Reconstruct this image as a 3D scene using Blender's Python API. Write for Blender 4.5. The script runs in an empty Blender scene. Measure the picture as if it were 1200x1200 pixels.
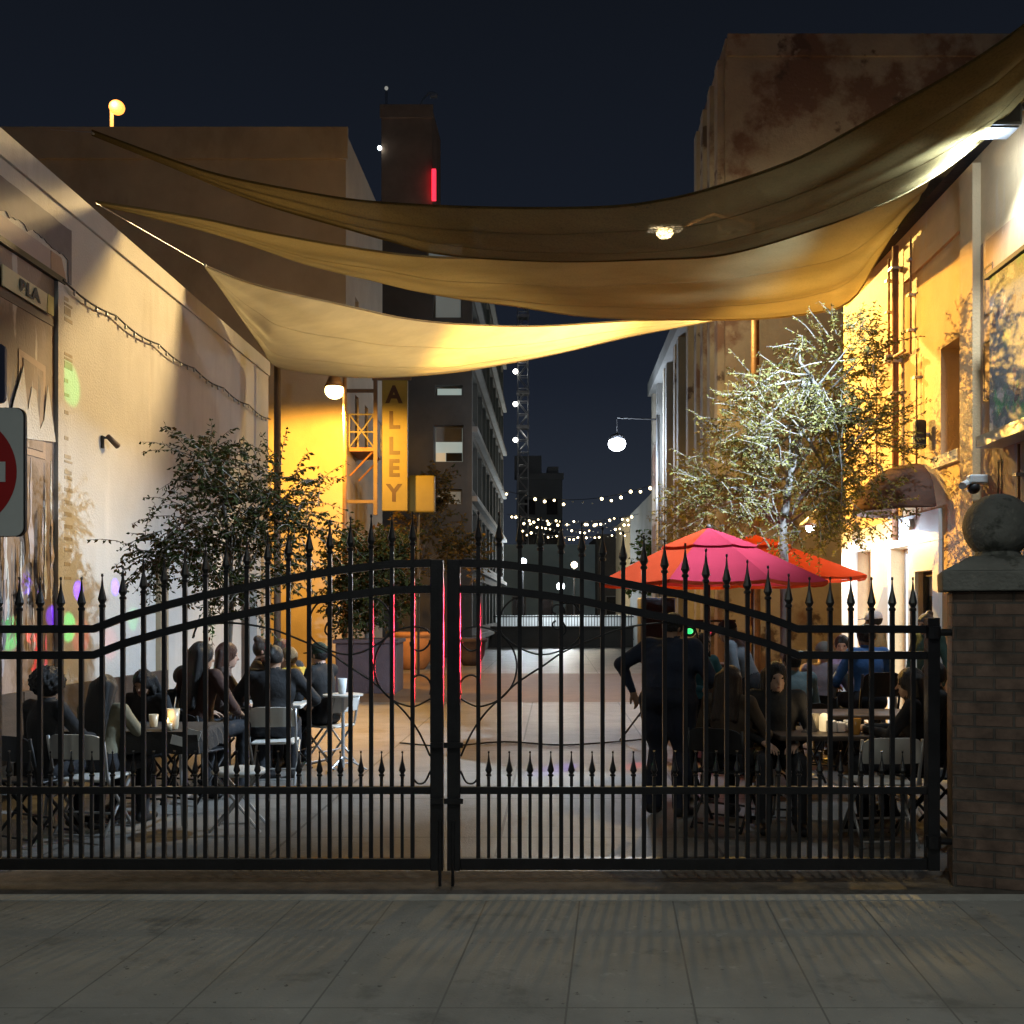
import bpy, bmesh, math, random
import numpy as np
from mathutils import Vector, Matrix

random.seed(11)
rng = np.random.default_rng(5)
R = math.radians
sc = bpy.context.scene
COL = sc.collection

# ---------------------------------------------------------------- camera
EYE = 1.67                      # eye height of the photographer
FPX, HV = 1200.0, 715.0         # focal length and horizon row of the photograph
cam_d = bpy.data.cameras.new('camera')
cam_d.sensor_width = 36.0
cam_d.lens = 36.0
cam_d.shift_y = 115.0 / 1200.0
cam_d.clip_end = 2000.0
cam = bpy.data.objects.new('camera', cam_d)
COL.objects.link(cam)
cam.location = (0, 0, EYE)
cam.rotation_euler = (R(90), 0, 0)
sc.camera = cam

# ---------------------------------------------------------------- world and exposure
w = bpy.data.worlds.new('World')
sc.world = w
w.use_nodes = True
wn, wl_ = w.node_tree.nodes, w.node_tree.links
wn.clear()
wo = wn.new('ShaderNodeOutputWorld')
bg = wn.new('ShaderNodeBackground')
tc = wn.new('ShaderNodeTexCoord')
sx = wn.new('ShaderNodeSeparateXYZ')
rp = wn.new('ShaderNodeValToRGB')
rp.color_ramp.elements[0].position = 0.0
rp.color_ramp.elements[0].color = (0.028, 0.035, 0.048, 1)
rp.color_ramp.elements[1].position = 0.62
rp.color_ramp.elements[1].color = (0.0042, 0.0055, 0.0082, 1)
e = rp.color_ramp.elements.new(0.22)
e.color = (0.0100, 0.0135, 0.0225, 1)
wl_.new(tc.outputs['Generated'], sx.inputs[0])
wl_.new(sx.outputs['Z'], rp.inputs[0])
wl_.new(rp.outputs[0], bg.inputs[0])
bg.inputs[1].default_value = 1.0
wl_.new(bg.outputs[0], wo.inputs[0])
sc.view_settings.view_transform = 'Standard'
sc.view_settings.look = 'None'
sc.view_settings.exposure = 0.0
sc.view_settings.gamma = 1.0
sc.cycles.max_bounces = 6
sc.cycles.diffuse_bounces = 3
sc.cycles.transparent_max_bounces = 16
sc.cycles.sample_clamp_indirect = 3.0
sc.cycles.caustics_reflective = False
sc.cycles.caustics_refractive = False

SODIUM = (1.0, 0.47, 0.055)
WARM = (1.0, 0.66, 0.30)
COOL = (0.62, 0.80, 1.0)
WHITE = (0.93, 0.96, 1.0)

def aim(o, target):
    d = Vector(target) - Vector(o.location)
    o.rotation_euler = d.to_track_quat('-Z', 'Y').to_euler()

def spot(name, loc, target, power, color, angle, blend=0.3, size=0.05):
    l = bpy.data.lights.new(name, 'SPOT')
    l.energy, l.color, l.spot_size, l.spot_blend, l.shadow_soft_size = power, color, R(angle), blend, size
    o = bpy.data.objects.new(name, l)
    COL.objects.link(o)
    o.location = loc
    aim(o, target)
    return o

def point(name, loc, power, color, size=0.1):
    l = bpy.data.lights.new(name, 'POINT')
    l.energy, l.color, l.shadow_soft_size = power, color, size
    o = bpy.data.objects.new(name, l)
    COL.objects.link(o)
    o.location = loc
    return o

# the street lamp of the road at the photographer's back lights the sidewalk, the pillar and the gate
spot('road_lamp_light', (-4.5, -7.0, 8.5), (0.5, 6.0, 0), 600, (0.90, 0.96, 0.84), 120, 0.9, 0.3)
spot('sidewalk_fill_light', (1.6, 0.8, 7.6), (0.6, 2.9, 0), 660, (0.95, 0.98, 0.90), 84, 0.8, 0.3)  # added unseen spot without a lamp body, brightens the sidewalk

# ---------------------------------------------------------------- helpers
def P(u, v, Y):
    return Vector(((u - 600.0) / FPX * Y, Y, EYE + (HV - v) / FPX * Y))
def xL(Y, s=-5.2): return s + Y / 24.0      # left alley wall line
def xR(Y, s=4.6): return s + Y / 24.0       # right alley wall line
def YL(u, s=5.2): return s / ((600.0 - u) / 1200.0 + 1 / 24.0)
def YR(u, s=4.6): return s / ((u - 600.0) / 1200.0 - 1 / 24.0)
def ZV(v, Y): return EYE + (HV - v) / FPX * Y
def XU(u, Y): return (u - 600.0) / FPX * Y

def wloc(o):
    p = Vector((0, 0, 0))
    while o is not None:
        p += o.location
        o = o.parent
    return p

def tag(o, label=None, cat=None, group=None, kind=None):
    if label: o['label'] = label
    if cat: o['category'] = cat
    if group: o['group'] = group
    if kind: o['kind'] = kind
    return o

def thing(name, label, cat, loc=(0, 0, 0), group=None):
    o = bpy.data.objects.new(name, None)
    o.empty_display_size = 0.2
    COL.objects.link(o)
    o.location = loc
    return tag(o, label, cat, group)

def copy_tree(o, parent=None):
    c = o.copy()
    COL.objects.link(c)
    c.parent = parent
    for ch in list(o.children):
        copy_tree(ch, c)
    return c

class MB:
    """collects shapes; build() links them as one mesh object"""
    def __init__(self):
        self.v, self.f, self.m = [], [], []
        self.mi = 0
    def add(self, vs, fs):
        n = len(self.v)
        self.v += [tuple(x) for x in vs]
        self.f += [tuple(i + n for i in f) for f in fs]
        self.m += [self.mi] * len(fs)
        return self
    def box(self, x0, x1, y0, y1, z0, z1):
        vs = [(x, y, z) for z in (z0, z1) for y in (y0, y1) for x in (x0, x1)]
        return self.add(vs, [(0, 2, 3, 1), (4, 5, 7, 6), (0, 1, 5, 4), (2, 6, 7, 3), (0, 4, 6, 2), (1, 3, 7, 5)])
    def obox(self, c, size, M=None):
        M = M or Matrix.Identity(3)
        c = Vector(c)
        hx, hy, hz = size[0] / 2, size[1] / 2, size[2] / 2
        vs = [c + M @ Vector((x, y, z)) for z in (-hz, hz) for y in (-hy, hy) for x in (-hx, hx)]
        return self.add(vs, [(0, 2, 3, 1), (4, 5, 7, 6), (0, 1, 5, 4), (2, 6, 7, 3), (0, 4, 6, 2), (1, 3, 7, 5)])
    def bevelbox(self, c, size, b=0.02, seg=2, M=None):
        bm = bmesh.new()
        bmesh.ops.create_cube(bm, size=1)
        for vv in bm.verts:
            vv.co = Vector((vv.co.x * size[0], vv.co.y * size[1], vv.co.z * size[2]))
        bmesh.ops.bevel(bm, geom=bm.edges[:], offset=b, segments=seg, affect='EDGES', profile=0.5)
        M = M or Matrix.Identity(3)
        c = Vector(c)
        bm.verts.index_update()
        self.add([c + M @ vv.co for vv in bm.verts], [tuple(x.index for x in f.verts) for f in bm.faces])
        bm.free()
        return self
    def prism(self, poly, z0, z1):
        n = len(poly)
        a = sum(poly[i][0] * poly[(i + 1) % n][1] - poly[(i + 1) % n][0] * poly[i][1] for i in range(n))
        if a < 0: poly = poly[::-1]
        vs = [(p[0], p[1], z0) for p in poly] + [(p[0], p[1], z1) for p in poly]
        fs = [tuple(range(n))[::-1], tuple(range(n, 2 * n))]
        fs += [(i, (i + 1) % n, (i + 1) % n + n, i + n) for i in range(n)]
        return self.add(vs, fs)
    def tube(self, pts, r, seg=8, cap=True):
        pts = [Vector(p) for p in pts]
        rs = r if isinstance(r, (list, tuple)) else [r] * len(pts)
        n = len(pts)
        tang = []
        for i in range(n):
            a, b = pts[max(i - 1, 0)], pts[min(i + 1, n - 1)]
            tang.append((b - a).normalized())
        up = Vector((0, 0, 1)) if abs(tang[0].z) < 0.9 else Vector((0, 1, 0))
        nx = tang[0].cross(up).normalized()
        vs = []
        for i in range(n):
            t = tang[i]
            nx = (nx - t * nx.dot(t))
            nx = nx.normalized() if nx.length > 1e-6 else t.orthogonal().normalized()
            ny = t.cross(nx)
            for k in range(seg):
                a = 2 * math.pi * k / seg
                vs.append(pts[i] + (nx * math.cos(a) + ny * math.sin(a)) * rs[i])
        fs = []
        for i in range(n - 1):
            for k in range(seg):
                k2 = (k + 1) % seg
                fs.append((i * seg + k, i * seg + k2, (i + 1) * seg + k2, (i + 1) * seg + k))
        if cap:
            fs.append(tuple(range(seg))[::-1])
            fs.append(tuple((n - 1) * seg + k for k in range(seg)))
        return self.add(vs, fs)
    def lathe(self, prof, c=(0, 0, 0), seg=24):
        vs, fs = [], []
        for (r, z) in prof:
            for k in range(seg):
                a = 2 * math.pi * k / seg
                vs.append((c[0] + r * math.cos(a), c[1] + r * math.sin(a), c[2] + z))
        for i in range(len(prof) - 1):
            for k in range(seg):
                k2 = (k + 1) % seg
                fs.append((i * seg + k, i * seg + k2, (i + 1) * seg + k2, (i + 1) * seg + k))
        if prof[0][0] > 1e-5: fs.append(tuple(range(seg))[::-1])
        if prof[-1][0] > 1e-5: fs.append(tuple((len(prof) - 1) * seg + k for k in range(seg)))
        return self.add(vs, fs)
    def ball(self, c, r, seg=20, rings=12, sz=1.0):
        prof = [(max(r * math.sin(math.pi * i / rings), 1e-4 * r), -r * sz * math.cos(math.pi * i / rings)) for i in range(rings + 1)]
        return self.lathe(prof, c, seg)
    def build(self, name, mat, parent=None, smooth=False, bevel=0):
        me = bpy.data.meshes.new(name)
        me.from_pydata(self.v, [], self.f)
        mats = mat if isinstance(mat, (list, tuple)) else [mat]
        for m in mats: me.materials.append(m)
        if len(mats) > 1: me.polygons.foreach_set('material_index', self.m)
        if smooth:
            me.polygons.foreach_set('use_smooth', [True] * len(me.polygons))
        me.update()
        o = bpy.data.objects.new(name, me)
        COL.objects.link(o)
        if parent is not None:
            o.location = -wloc(parent)
            o.parent = parent
        if bevel:
            md = o.modifiers.new('bevel', 'BEVEL')
            md.width, md.segments, md.limit_method = bevel, 2, 'ANGLE'
        return o

def struct(name, mb, mat, **k):
    return tag(mb.build(name, mat, **k), kind='structure')

# ---- materials
def mat(name, col, rough=0.8, var=0.25, scale=3.0, bump=0.15, bscale=60.0, metal=0.0, emit=None, es=0.0,
        stain=None, spec=0.4, stretch=None, trans=None):
    m = bpy.data.materials.new(name)
    m.use_nodes = True
    N, L = m.node_tree.nodes, m.node_tree.links
    b = N['Principled BSDF']
    b.inputs['Roughness'].default_value = rough
    b.inputs['Metallic'].default_value = metal
    b.inputs['Specular IOR Level'].default_value = spec
    t = N.new('ShaderNodeTexCoord')
    src = t.outputs['Object']
    if stretch:
        mp = N.new('ShaderNodeMapping')
        mp.inputs['Scale'].default_value = stretch
        L.new(src, mp.inputs[0])
        src = mp.outputs[0]
    n1 = N.new('ShaderNodeTexNoise')
    n1.inputs['Scale'].default_value = scale
    n1.inputs['Detail'].default_value = 8
    n1.inputs['Roughness'].default_value = 0.62
    L.new(src, n1.inputs['Vector'])
    r = N.new('ShaderNodeValToRGB')
    c = Vector(col)
    r.color_ramp.elements[0].position = 0.28
    r.color_ramp.elements[1].position = 0.72
    r.color_ramp.elements[0].color = (*(c * (1 - var)), 1)
    r.color_ramp.elements[1].color = (*(Vector([min(x, 0.92) for x in c * (1 + var)])), 1)
    L.new(n1.outputs['Fac'], r.inputs[0])
    out = r.outputs[0]
    for s in (stain or []):
        scol, sscale, thr, soft = s[:4]
        st = s[4] if len(s) > 4 else (1, 1, 1)
        mp = N.new('ShaderNodeMapping')
        mp.inputs['Scale'].default_value = st
        mp.inputs['Location'].default_value = (sscale * 1.7, 3.1, 5.7)
        L.new(t.outputs['Object'], mp.inputs[0])
        n2 = N.new('ShaderNodeTexNoise')
        n2.inputs['Scale'].default_value = sscale
        n2.inputs['Detail'].default_value = 7
        n2.inputs['Roughness'].default_value = 0.6
        L.new(mp.outputs[0], n2.inputs['Vector'])
        r2 = N.new('ShaderNodeValToRGB')
        r2.color_ramp.elements[0].position = thr
        r2.color_ramp.elements[1].position = min(thr + soft, 1)
        r2.color_ramp.elements[0].color = (0, 0, 0, 1)
        r2.color_ramp.elements[1].color = (1, 1, 1, 1)
        L.new(n2.outputs['Fac'], r2.inputs[0])
        mx = N.new('ShaderNodeMix')
        mx.data_type = 'RGBA'
        L.new(r2.outputs[0], mx.inputs[0])
        L.new(out, mx.inputs[6])
        mx.inputs[7].default_value = (*scol, 1)
        out = mx.outputs[2]
    L.new(out, b.inputs['Base Color'])
    if bump:
        n3 = N.new('ShaderNodeTexNoise')
        n3.inputs['Scale'].default_value = bscale
        n3.inputs['Detail'].default_value = 5
        L.new(src, n3.inputs['Vector'])
        bp = N.new('ShaderNodeBump')
        bp.inputs['Strength'].default_value = bump
        bp.inputs['Distance'].default_value = 0.02
        L.new(n3.outputs['Fac'], bp.inputs['Height'])
        L.new(bp.outputs[0], b.inputs['Normal'])
    if emit:
        b.inputs['Emission Color'].default_value = (*emit, 1)
        b.inputs['Emission Strength'].default_value = es
    return m

def cloth_mat(name, col, transl=0.45, see=0.0, weave=250.0, var=0.12):
    """shade cloth or canvas: diffuse + translucent, optionally an open weave one can see through"""
    m = bpy.data.materials.new(name)
    m.use_nodes = True
    N, L = m.node_tree.nodes, m.node_tree.links
    N.clear()
    o = N.new('ShaderNodeOutputMaterial')
    t = N.new('ShaderNodeTexCoord')
    n = N.new('ShaderNodeTexNoise')
    n.inputs['Scale'].default_value = 1.6
    n.inputs['Detail'].default_value = 9
    n.inputs['Roughness'].default_value = 0.65
    mp = N.new('ShaderNodeMapping')
    mp.inputs['Scale'].default_value = (0.8, 2.6, 2.0)
    L.new(t.outputs['Object'], mp.inputs[0])
    L.new(mp.outputs[0], n.inputs['Vector'])
    r = N.new('ShaderNodeValToRGB')
    c = Vector(col)
    r.color_ramp.elements[0].position, r.color_ramp.elements[1].position = 0.3, 0.7
    r.color_ramp.elements[0].color = (*(c * (1 - var)), 1)
    r.color_ramp.elements[1].color = (*(c * (1 + var)), 1)
    L.new(n.outputs['Fac'], r.inputs[0])
    n2 = N.new('ShaderNodeTexNoise')
    n2.inputs['Scale'].default_value = weave
    L.new(mp.outputs[0], n2.inputs['Vector'])
    bp = N.new('ShaderNodeBump')
    bp.inputs['Strength'].default_value = 0.25
    bp.inputs['Distance'].default_value = 0.01
    L.new(n2.outputs['Fac'], bp.inputs['Height'])
    d = N.new('ShaderNodeBsdfDiffuse')
    tr = N.new('ShaderNodeBsdfTranslucent')
    L.new(r.outputs[0], d.inputs[0]); L.new(r.outputs[0], tr.inputs[0])
    L.new(bp.outputs[0], d.inputs['Normal'])
    mx = N.new('ShaderNodeMixShader')
    mx.inputs[0].default_value = transl
    L.new(d.outputs[0], mx.inputs[1]); L.new(tr.outputs[0], mx.inputs[2])
    last = mx.outputs[0]
    if see > 0:
        tp = N.new('ShaderNodeBsdfTransparent')
        m2 = N.new('ShaderNodeMixShader')
        n4 = N.new('ShaderNodeTexNoise')          # open weave: more holes in some places than in others
        n4.inputs['Scale'].default_value = 42
        n4.inputs['Detail'].default_value = 4
        L.new(t.outputs['Object'], n4.inputs['Vector'])
        mr = N.new('ShaderNodeMapRange')
        mr.inputs['From Min'].default_value = 0.46
        mr.inputs['From Max'].default_value = 0.66
        mr.inputs['To Min'].default_value = see * 0.3
        mr.inputs['To Max'].default_value = see * 3
        L.new(n4.outputs['Fac'], mr.inputs[0])
        L.new(mr.outputs[0], m2.inputs[0])
        L.new(last, m2.inputs[1]); L.new(tp.outputs[0], m2.inputs[2])
        last = m2.outputs[0]
    L.new(last, o.inputs[0])
    return m

def glow(name, col, s):
    m = bpy.data.materials.new(name)
    m.use_nodes = True
    b = m.node_tree.nodes['Principled BSDF']
    b.inputs['Base Color'].default_value = (0.3, 0.3, 0.3, 1)
    b.inputs['Emission Color'].default_value = (*col, 1)
    b.inputs['Emission Strength'].default_value = s
    return m

M = {}
M['stucco'] = mat('cream_stucco', (0.49, 0.475, 0.44), 0.62, 0.10, 1.3, 0.35, 45,
                  stain=[((0.33, 0.29, 0.24), 0.9, 0.56, 0.25, (1, 1, 0.25)), ((0.60, 0.57, 0.52), 2.5, 0.6, 0.2, (1, 1, 0.15))])
M['ochre'] = mat('ochre_stucco', (0.57, 0.41, 0.23), 0.7, 0.14, 1.6, 0.3, 40,
                 stain=[((0.30, 0.19, 0.12), 1.2, 0.55, 0.2, (1, 1, 0.3)), ((0.55, 0.45, 0.33), 3.0, 0.62, 0.15, (1, 1, 0.2))])
M['plaster'] = mat('tan_plaster', (0.42, 0.35, 0.26), 0.85, 0.15, 0.7, 0.3, 25,
                   stain=[((0.25, 0.2, 0.14), 0.5, 0.58, 0.2, (1, 1, 0.5))])
M['peel'] = mat('peeling_plaster', (0.38, 0.345, 0.28), 0.9, 0.22, 0.9, 0.5, 14,
                stain=[((0.20, 0.13, 0.10), 0.40, 0.55, 0.06), ((0.12, 0.09, 0.075), 1.1, 0.60, 0.05), ((0.34, 0.30, 0.25), 4, 0.62, 0.1)])
M['concrete'] = mat('grey_concrete', (0.20, 0.20, 0.19), 0.8, 0.2, 0.8, 0.3, 20)
M['darkconc'] = mat('dark_concrete', (0.075, 0.07, 0.062), 0.85, 0.25, 0.8, 0.3, 20)
M['brown'] = mat('brown_masonry', (0.34, 0.22, 0.15), 0.85, 0.2, 0.8, 0.2, 12)
M['white'] = mat('white_paint', (0.62, 0.64, 0.64), 0.5, 0.06, 3, 0.12, 50)
M['iron'] = mat('black_iron', (0.012, 0.012, 0.014), 0.34, 0.4, 8, 0.1, 90, spec=0.5)
M['blackpl'] = mat('black_plastic', (0.012, 0.012, 0.013), 0.5, 0.3, 10, 0.05, 80)
M['tar'] = mat('tar_coping', (0.018, 0.016, 0.015), 0.85, 0.4, 3, 0.4, 20)
M['galv'] = mat('galvanised_steel', (0.45, 0.46, 0.47), 0.42, 0.15, 6, 0.05, 60, metal=0.8)
M['chairpl'] = mat('white_chair_plastic', (0.55, 0.54, 0.50), 0.45, 0.07, 6, 0.05, 80)
M['chairmt'] = mat('grey_chair_tube', (0.42, 0.42, 0.42), 0.38, 0.1, 6, 0.0, 60, metal=0.5)
M['wood'] = mat('dark_wood', (0.05, 0.035, 0.026), 0.6, 0.35, 3, 0.2, 30, stretch=(1, 1, 6))
M['tcloth'] = mat('black_tablecloth', (0.025, 0.024, 0.024), 0.9, 0.3, 5, 0.2, 60)
M['terra'] = mat('terracotta', (0.42, 0.19, 0.07), 0.75, 0.2, 3, 0.2, 30)
M['purpwall'] = mat('plum_planter', (0.075, 0.055, 0.062), 0.8, 0.2, 2, 0.3, 30)
M['bark'] = mat('grey_bark', (0.16, 0.14, 0.12), 0.9, 0.35, 9, 0.6, 40, stretch=(1, 1, 0.3))
M['palebark'] = mat('pale_bark', (0.20, 0.19, 0.17), 0.85, 0.35, 9, 0.6, 40, stretch=(1, 1, 0.3))
M['signyel'] = mat('yellow_sign_paint', (0.11, 0.088, 0.022), 0.5, 0.15, 3, 0.1, 30, emit=(0.60, 0.36, 0.035), es=0.03)
M['signred'] = mat('dark_red_sign_letter', (0.022, 0.005, 0.004), 0.5, 0.2, 5, 0.1, 40)
M['pipe'] = mat('rusty_pipe', (0.26, 0.12, 0.06), 0.6, 0.3, 6, 0.3, 40)
M['copper'] = mat('brown_lamp_pole', (0.30, 0.17, 0.08), 0.5, 0.35, 5, 0.3, 30, metal=0.2)

def joints_mat(name, col, sx_, sy_, jw, rough, var, ox=0.0, oy=0.0, shear=0.0, brick=False, jc=0.45):
    m = mat(name, col, rough, var, 1.3, 0.35, 70, stain=[(tuple(Vector(col) * 0.6), 3.2, 0.58, 0.14), (tuple(Vector(col) * 1.35), 7, 0.63, 0.1), (tuple(Vector(col) * 0.45), 19, 0.67, 0.02), (tuple(Vector(col) * 0.5), 0.9, 0.60, 0.10)])
    N, L = m.node_tree.nodes, m.node_tree.links
    b = N['Principled BSDF']
    src = b.inputs['Base Color'].links[0].from_socket
    t = N.new('ShaderNodeTexCoord')
    s = N.new('ShaderNodeSeparateXYZ')
    L.new(t.outputs['Object'], s.inputs[0])
    def math_(op, a, bb, c=None):
        n = N.new('ShaderNodeMath'); n.operation = op
        for i, x in enumerate((a, bb, c)):
            if x is None: continue
            if isinstance(x, (int, float)): n.inputs[i].default_value = x
            else: L.new(x, n.inputs[i])
        return n.outputs[0]
    xs = math_('SUBTRACT', s.outputs['X'], math_('MULTIPLY', s.outputs['Y'], shear))
    def line(co, period, off):
        q = math_('DIVIDE', math_('ADD', co, off), period)
        fr = math_('FRACT', q, 0)
        a = math_('ABSOLUTE', math_('SUBTRACT', fr, 0.5), 0)
        return math_('GREATER_THAN', a, 0.5 - jw / period / 2)
    k = math_('MAXIMUM', line(xs, sx_, ox), line(s.outputs['Y'], sy_, oy))
    mx = N.new('ShaderNodeMix'); mx.data_type = 'RGBA'
    L.new(k, mx.inputs[0]); L.new(src, mx.inputs[6])
    mx.inputs[7].default_value = (*(Vector(col) * jc), 1)
    L.new(mx.outputs[2], b.inputs['Base Color'])
    return m

def brick_mat(name, c1, c2, mortar, scale, bw=0.5, bh=0.25, bump=0.6):
    m = mat(name, c1, 0.85, 0.2, 5, 0.2, 60)
    N, L = m.node_tree.nodes, m.node_tree.links
    b = N['Principled BSDF']
    t = N.new('ShaderNodeTexCoord')
    s = N.new('ShaderNodeSeparateXYZ'); L.new(t.outputs['Object'], s.inputs[0])
    ad = N.new('ShaderNodeMath'); ad.operation = 'ADD'
    L.new(s.outputs['X'], ad.inputs[0]); L.new(s.outputs['Y'], ad.inputs[1])
    cb = N.new('ShaderNodeCombineXYZ'); L.new(ad.outputs[0], cb.inputs[0]); L.new(s.outputs['Z'], cb.inputs[1])
    br = N.new('ShaderNodeTexBrick')
    br.inputs['Scale'].default_value = scale
    br.inputs['Brick Width'].default_value = bw
    br.inputs['Row Height'].default_value = bh
    br.inputs['Mortar Size'].default_value = 0.018
    br.inputs['Mortar Smooth'].default_value = 0.3
    br.inputs['Bias'].default_value = -0.2
    br.inputs['Color1'].default_value = (*c1, 1); br.inputs['Color2'].default_value = (*c2, 1)
    br.inputs['Mortar'].default_value = (*mortar, 1)
    L.new(cb.outputs[0], br.inputs['Vector'])
    n = N.new('ShaderNodeTexNoise'); n.inputs['Scale'].default_value = 9; n.inputs['Detail'].default_value = 8
    L.new(t.outputs['Object'], n.inputs['Vector'])
    mx = N.new('ShaderNodeMix'); mx.data_type = 'RGBA'; mx.blend_type = 'MULTIPLY'; mx.inputs[0].default_value = 0.75
    r = N.new('ShaderNodeValToRGB'); r.color_ramp.elements[0].color = (0.35, 0.35, 0.35, 1); r.color_ramp.elements[1].color = (1.3, 1.25, 1.2, 1)
    r.color_ramp.elements[0].position = 0.3; r.color_ramp.elements[1].position = 0.7
    L.new(n.outputs['Fac'], r.inputs[0]); L.new(br.outputs['Color'], mx.inputs[6]); L.new(r.outputs[0], mx.inputs[7])
    L.new(mx.outputs[2], b.inputs['Base Color'])
    bp = N.new('ShaderNodeBump'); bp.inputs['Strength'].default_value = bump; bp.inputs['Distance'].default_value = 0.012; bp.invert = True
    L.new(br.outputs['Fac'], bp.inputs['Height'])
    old = b.inputs['Normal'].links[0].from_node
    L.new(bp.outputs[0], old.inputs['Normal'])
    return m

# ---- a wall with real openings
def facade(mb, p0, p1, z0, z1, openings=(), depth=0.25):
    p0, p1 = Vector((*p0, 0)), Vector((*p1, 0))
    d = (p1 - p0); ln = d.length; d.normalize()
    n = Vector((d.y, -d.x, 0))
    As = sorted({0.0, ln, *[a for o in openings for a in o[:2]]})
    Zs = sorted({z0, z1, *[z for o in openings for z in o[2:4]]})
    def pt(a, z, q=0.0):
        x = p0 + d * a - n * q
        return (x.x, x.y, z)
    for i in range(len(As) - 1):
        for j in range(len(Zs) - 1):
            a0, a1, b0, b1 = As[i], As[i + 1], Zs[j], Zs[j + 1]
            am, bm_ = (a0 + a1) / 2, (b0 + b1) / 2
            if any(o[0] < am < o[1] and o[2] < bm_ < o[3] for o in openings): continue
            mb.add([pt(a0, b0), pt(a1, b0), pt(a1, b1), pt(a0, b1)], [(0, 1, 2, 3)])
    for (a0, a1, b0, b1) in openings:
        for q in ([(a0, b0, 0), (a0, b0, 1), (a0, b1, 1), (a0, b1, 0)][::-1], [(a1, b0, 0), (a1, b0, 1), (a1, b1, 1), (a1, b1, 0)],
                  [(a0, b0, 0), (a1, b0, 0), (a1, b0, 1), (a0, b0, 1)][::-1], [(a0, b1, 0), (a1, b1, 0), (a1, b1, 1), (a0, b1, 1)]):
            mb.add([pt(a, z, depth * s) for a, z, s in q], [(0, 1, 2, 3)])
    def plane(a0, a1, b0, b1, q, t=0.03):
        """slab at depth q behind the wall face (negative: proud of it)"""
        m2 = MB()
        vs = [pt(a, z, qq) for z in (b0, b1) for qq in (q + t, q) for a in (a0, a1)]
        m2.add(vs, [(0, 1, 3, 2), (4, 6, 7, 5), (0, 4, 5, 1), (2, 3, 7, 6), (0, 2, 6, 4), (1, 5, 7, 3)])
        return m2
    return plane

def window(parent, plane, o, depth, fm, gm, fw=0.05, bars=(1, 1), name='window'):
    a0, a1, b0, b1 = o
    f = MB()
    for (x0, x1, y0, y1) in ((a0, a1, b0, b0 + fw), (a0, a1, b1 - fw, b1), (a0, a0 + fw, b0 + fw, b1 - fw), (a1 - fw, a1, b0 + fw, b1 - fw)):
        q = plane(x0, x1, y0, y1, depth - 0.06, 0.05); f.add(q.v, q.f)
    for k in range(1, bars[0]):
        x = a0 + (a1 - a0) * k / bars[0]
        q = plane(x - fw / 3, x + fw / 3, b0 + fw, b1 - fw, depth - 0.055, 0.04); f.add(q.v, q.f)
    for k in range(1, bars[1]):
        z = b0 + (b1 - b0) * k / bars[1]
        q = plane(a0 + fw, a1 - fw, z - fw / 3, z + fw / 3, depth - 0.05, 0.03); f.add(q.v, q.f)
    fo = f.build(name, fm, parent)
    plane(a0, a1, b0, b1, depth - 0.005, 0.02).build('pane', gm, fo)
    return fo

def body(mb, poly, z0, z1, holes=None, depth=0.25, roof=True):
    planes = []
    n = len(poly)
    for i in range(n):
        planes.append(facade(mb, poly[i], poly[(i + 1) % n], z0, z1, (holes or {}).get(i, ()), depth))
    if roof:
        mb.add([(x, y, z1) for x, y in poly], [tuple(range(n))])
    return planes

# ================================================================ GROUND
g = MB(); g.add([(-400, -30, -0.012), (400, -30, -0.012), (400, 900, -0.012), (-400, 900, -0.012)], [(0, 1, 2, 3)])
struct('ground', g, mat('far_ground', (0.12, 0.12, 0.115), 0.8, 0.2, 0.2, 0.1, 5))
M['alley'] = joints_mat('alley_concrete', (0.165, 0.155, 0.14), 1.55, 1.55, 0.022, 0.46, 0.28, 0.4, 0.2, 0.0417, jc=0.3)
g = MB(); g.add([(-5.6, 6.56, -0.004), (6.0, 6.56, -0.004), (6.9, 46, -0.004), (-4.0, 46, -0.004)], [(0, 1, 2, 3)])
struct('alley_pavement', g, M['alley'])
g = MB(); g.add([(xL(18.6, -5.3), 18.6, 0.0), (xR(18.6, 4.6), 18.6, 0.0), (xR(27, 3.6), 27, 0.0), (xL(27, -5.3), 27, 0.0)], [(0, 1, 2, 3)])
struct('paver_band', g, mat('brown_shade_colour', (0.125, 0.078, 0.042), 0.6, 0.22, 2.2, 0.3, 30))  # brown sheet laid on the floor to imitate shade from the cool light
M['slab'] = joints_mat('sidewalk_concrete', (0.25, 0.25, 0.235), 0.535, 2.6, 0.009, 0.9, 0.22, 0.20, 0.9, 0.10, jc=0.6)
g = MB(); g.box(-12, 12, 0.4, 5.88, -0.2, 0.0)
struct('sidewalk', g, M['slab'])
g = MB(); g.box(-12, 12, -6.4, 0.398, -0.3, -0.14)
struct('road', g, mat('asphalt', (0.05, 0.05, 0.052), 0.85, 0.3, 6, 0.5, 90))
g = MB(); g.box(-12, 12, 5.882, 6.0, -0.2, 0.006)
struct('kerb_strip', g, mat('pale_kerb', (0.36, 0.36, 0.34), 0.85, 0.22, 4, 0.3, 60))
g = MB(); g.box(-12, 12, 6.002, 6.56, -0.2, -0.002)
struct('gate_threshold', g, brick_mat('threshold_brick', (0.20, 0.12, 0.08), (0.15, 0.09, 0.06), (0.09, 0.08, 0.07), 2.4))
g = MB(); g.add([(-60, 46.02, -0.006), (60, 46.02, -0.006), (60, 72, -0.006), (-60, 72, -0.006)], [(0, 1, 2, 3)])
struct('street', g, mat('far_asphalt', (0.16, 0.17, 0.18), 0.75, 0.2, 0.5, 0.1, 10))

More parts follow.
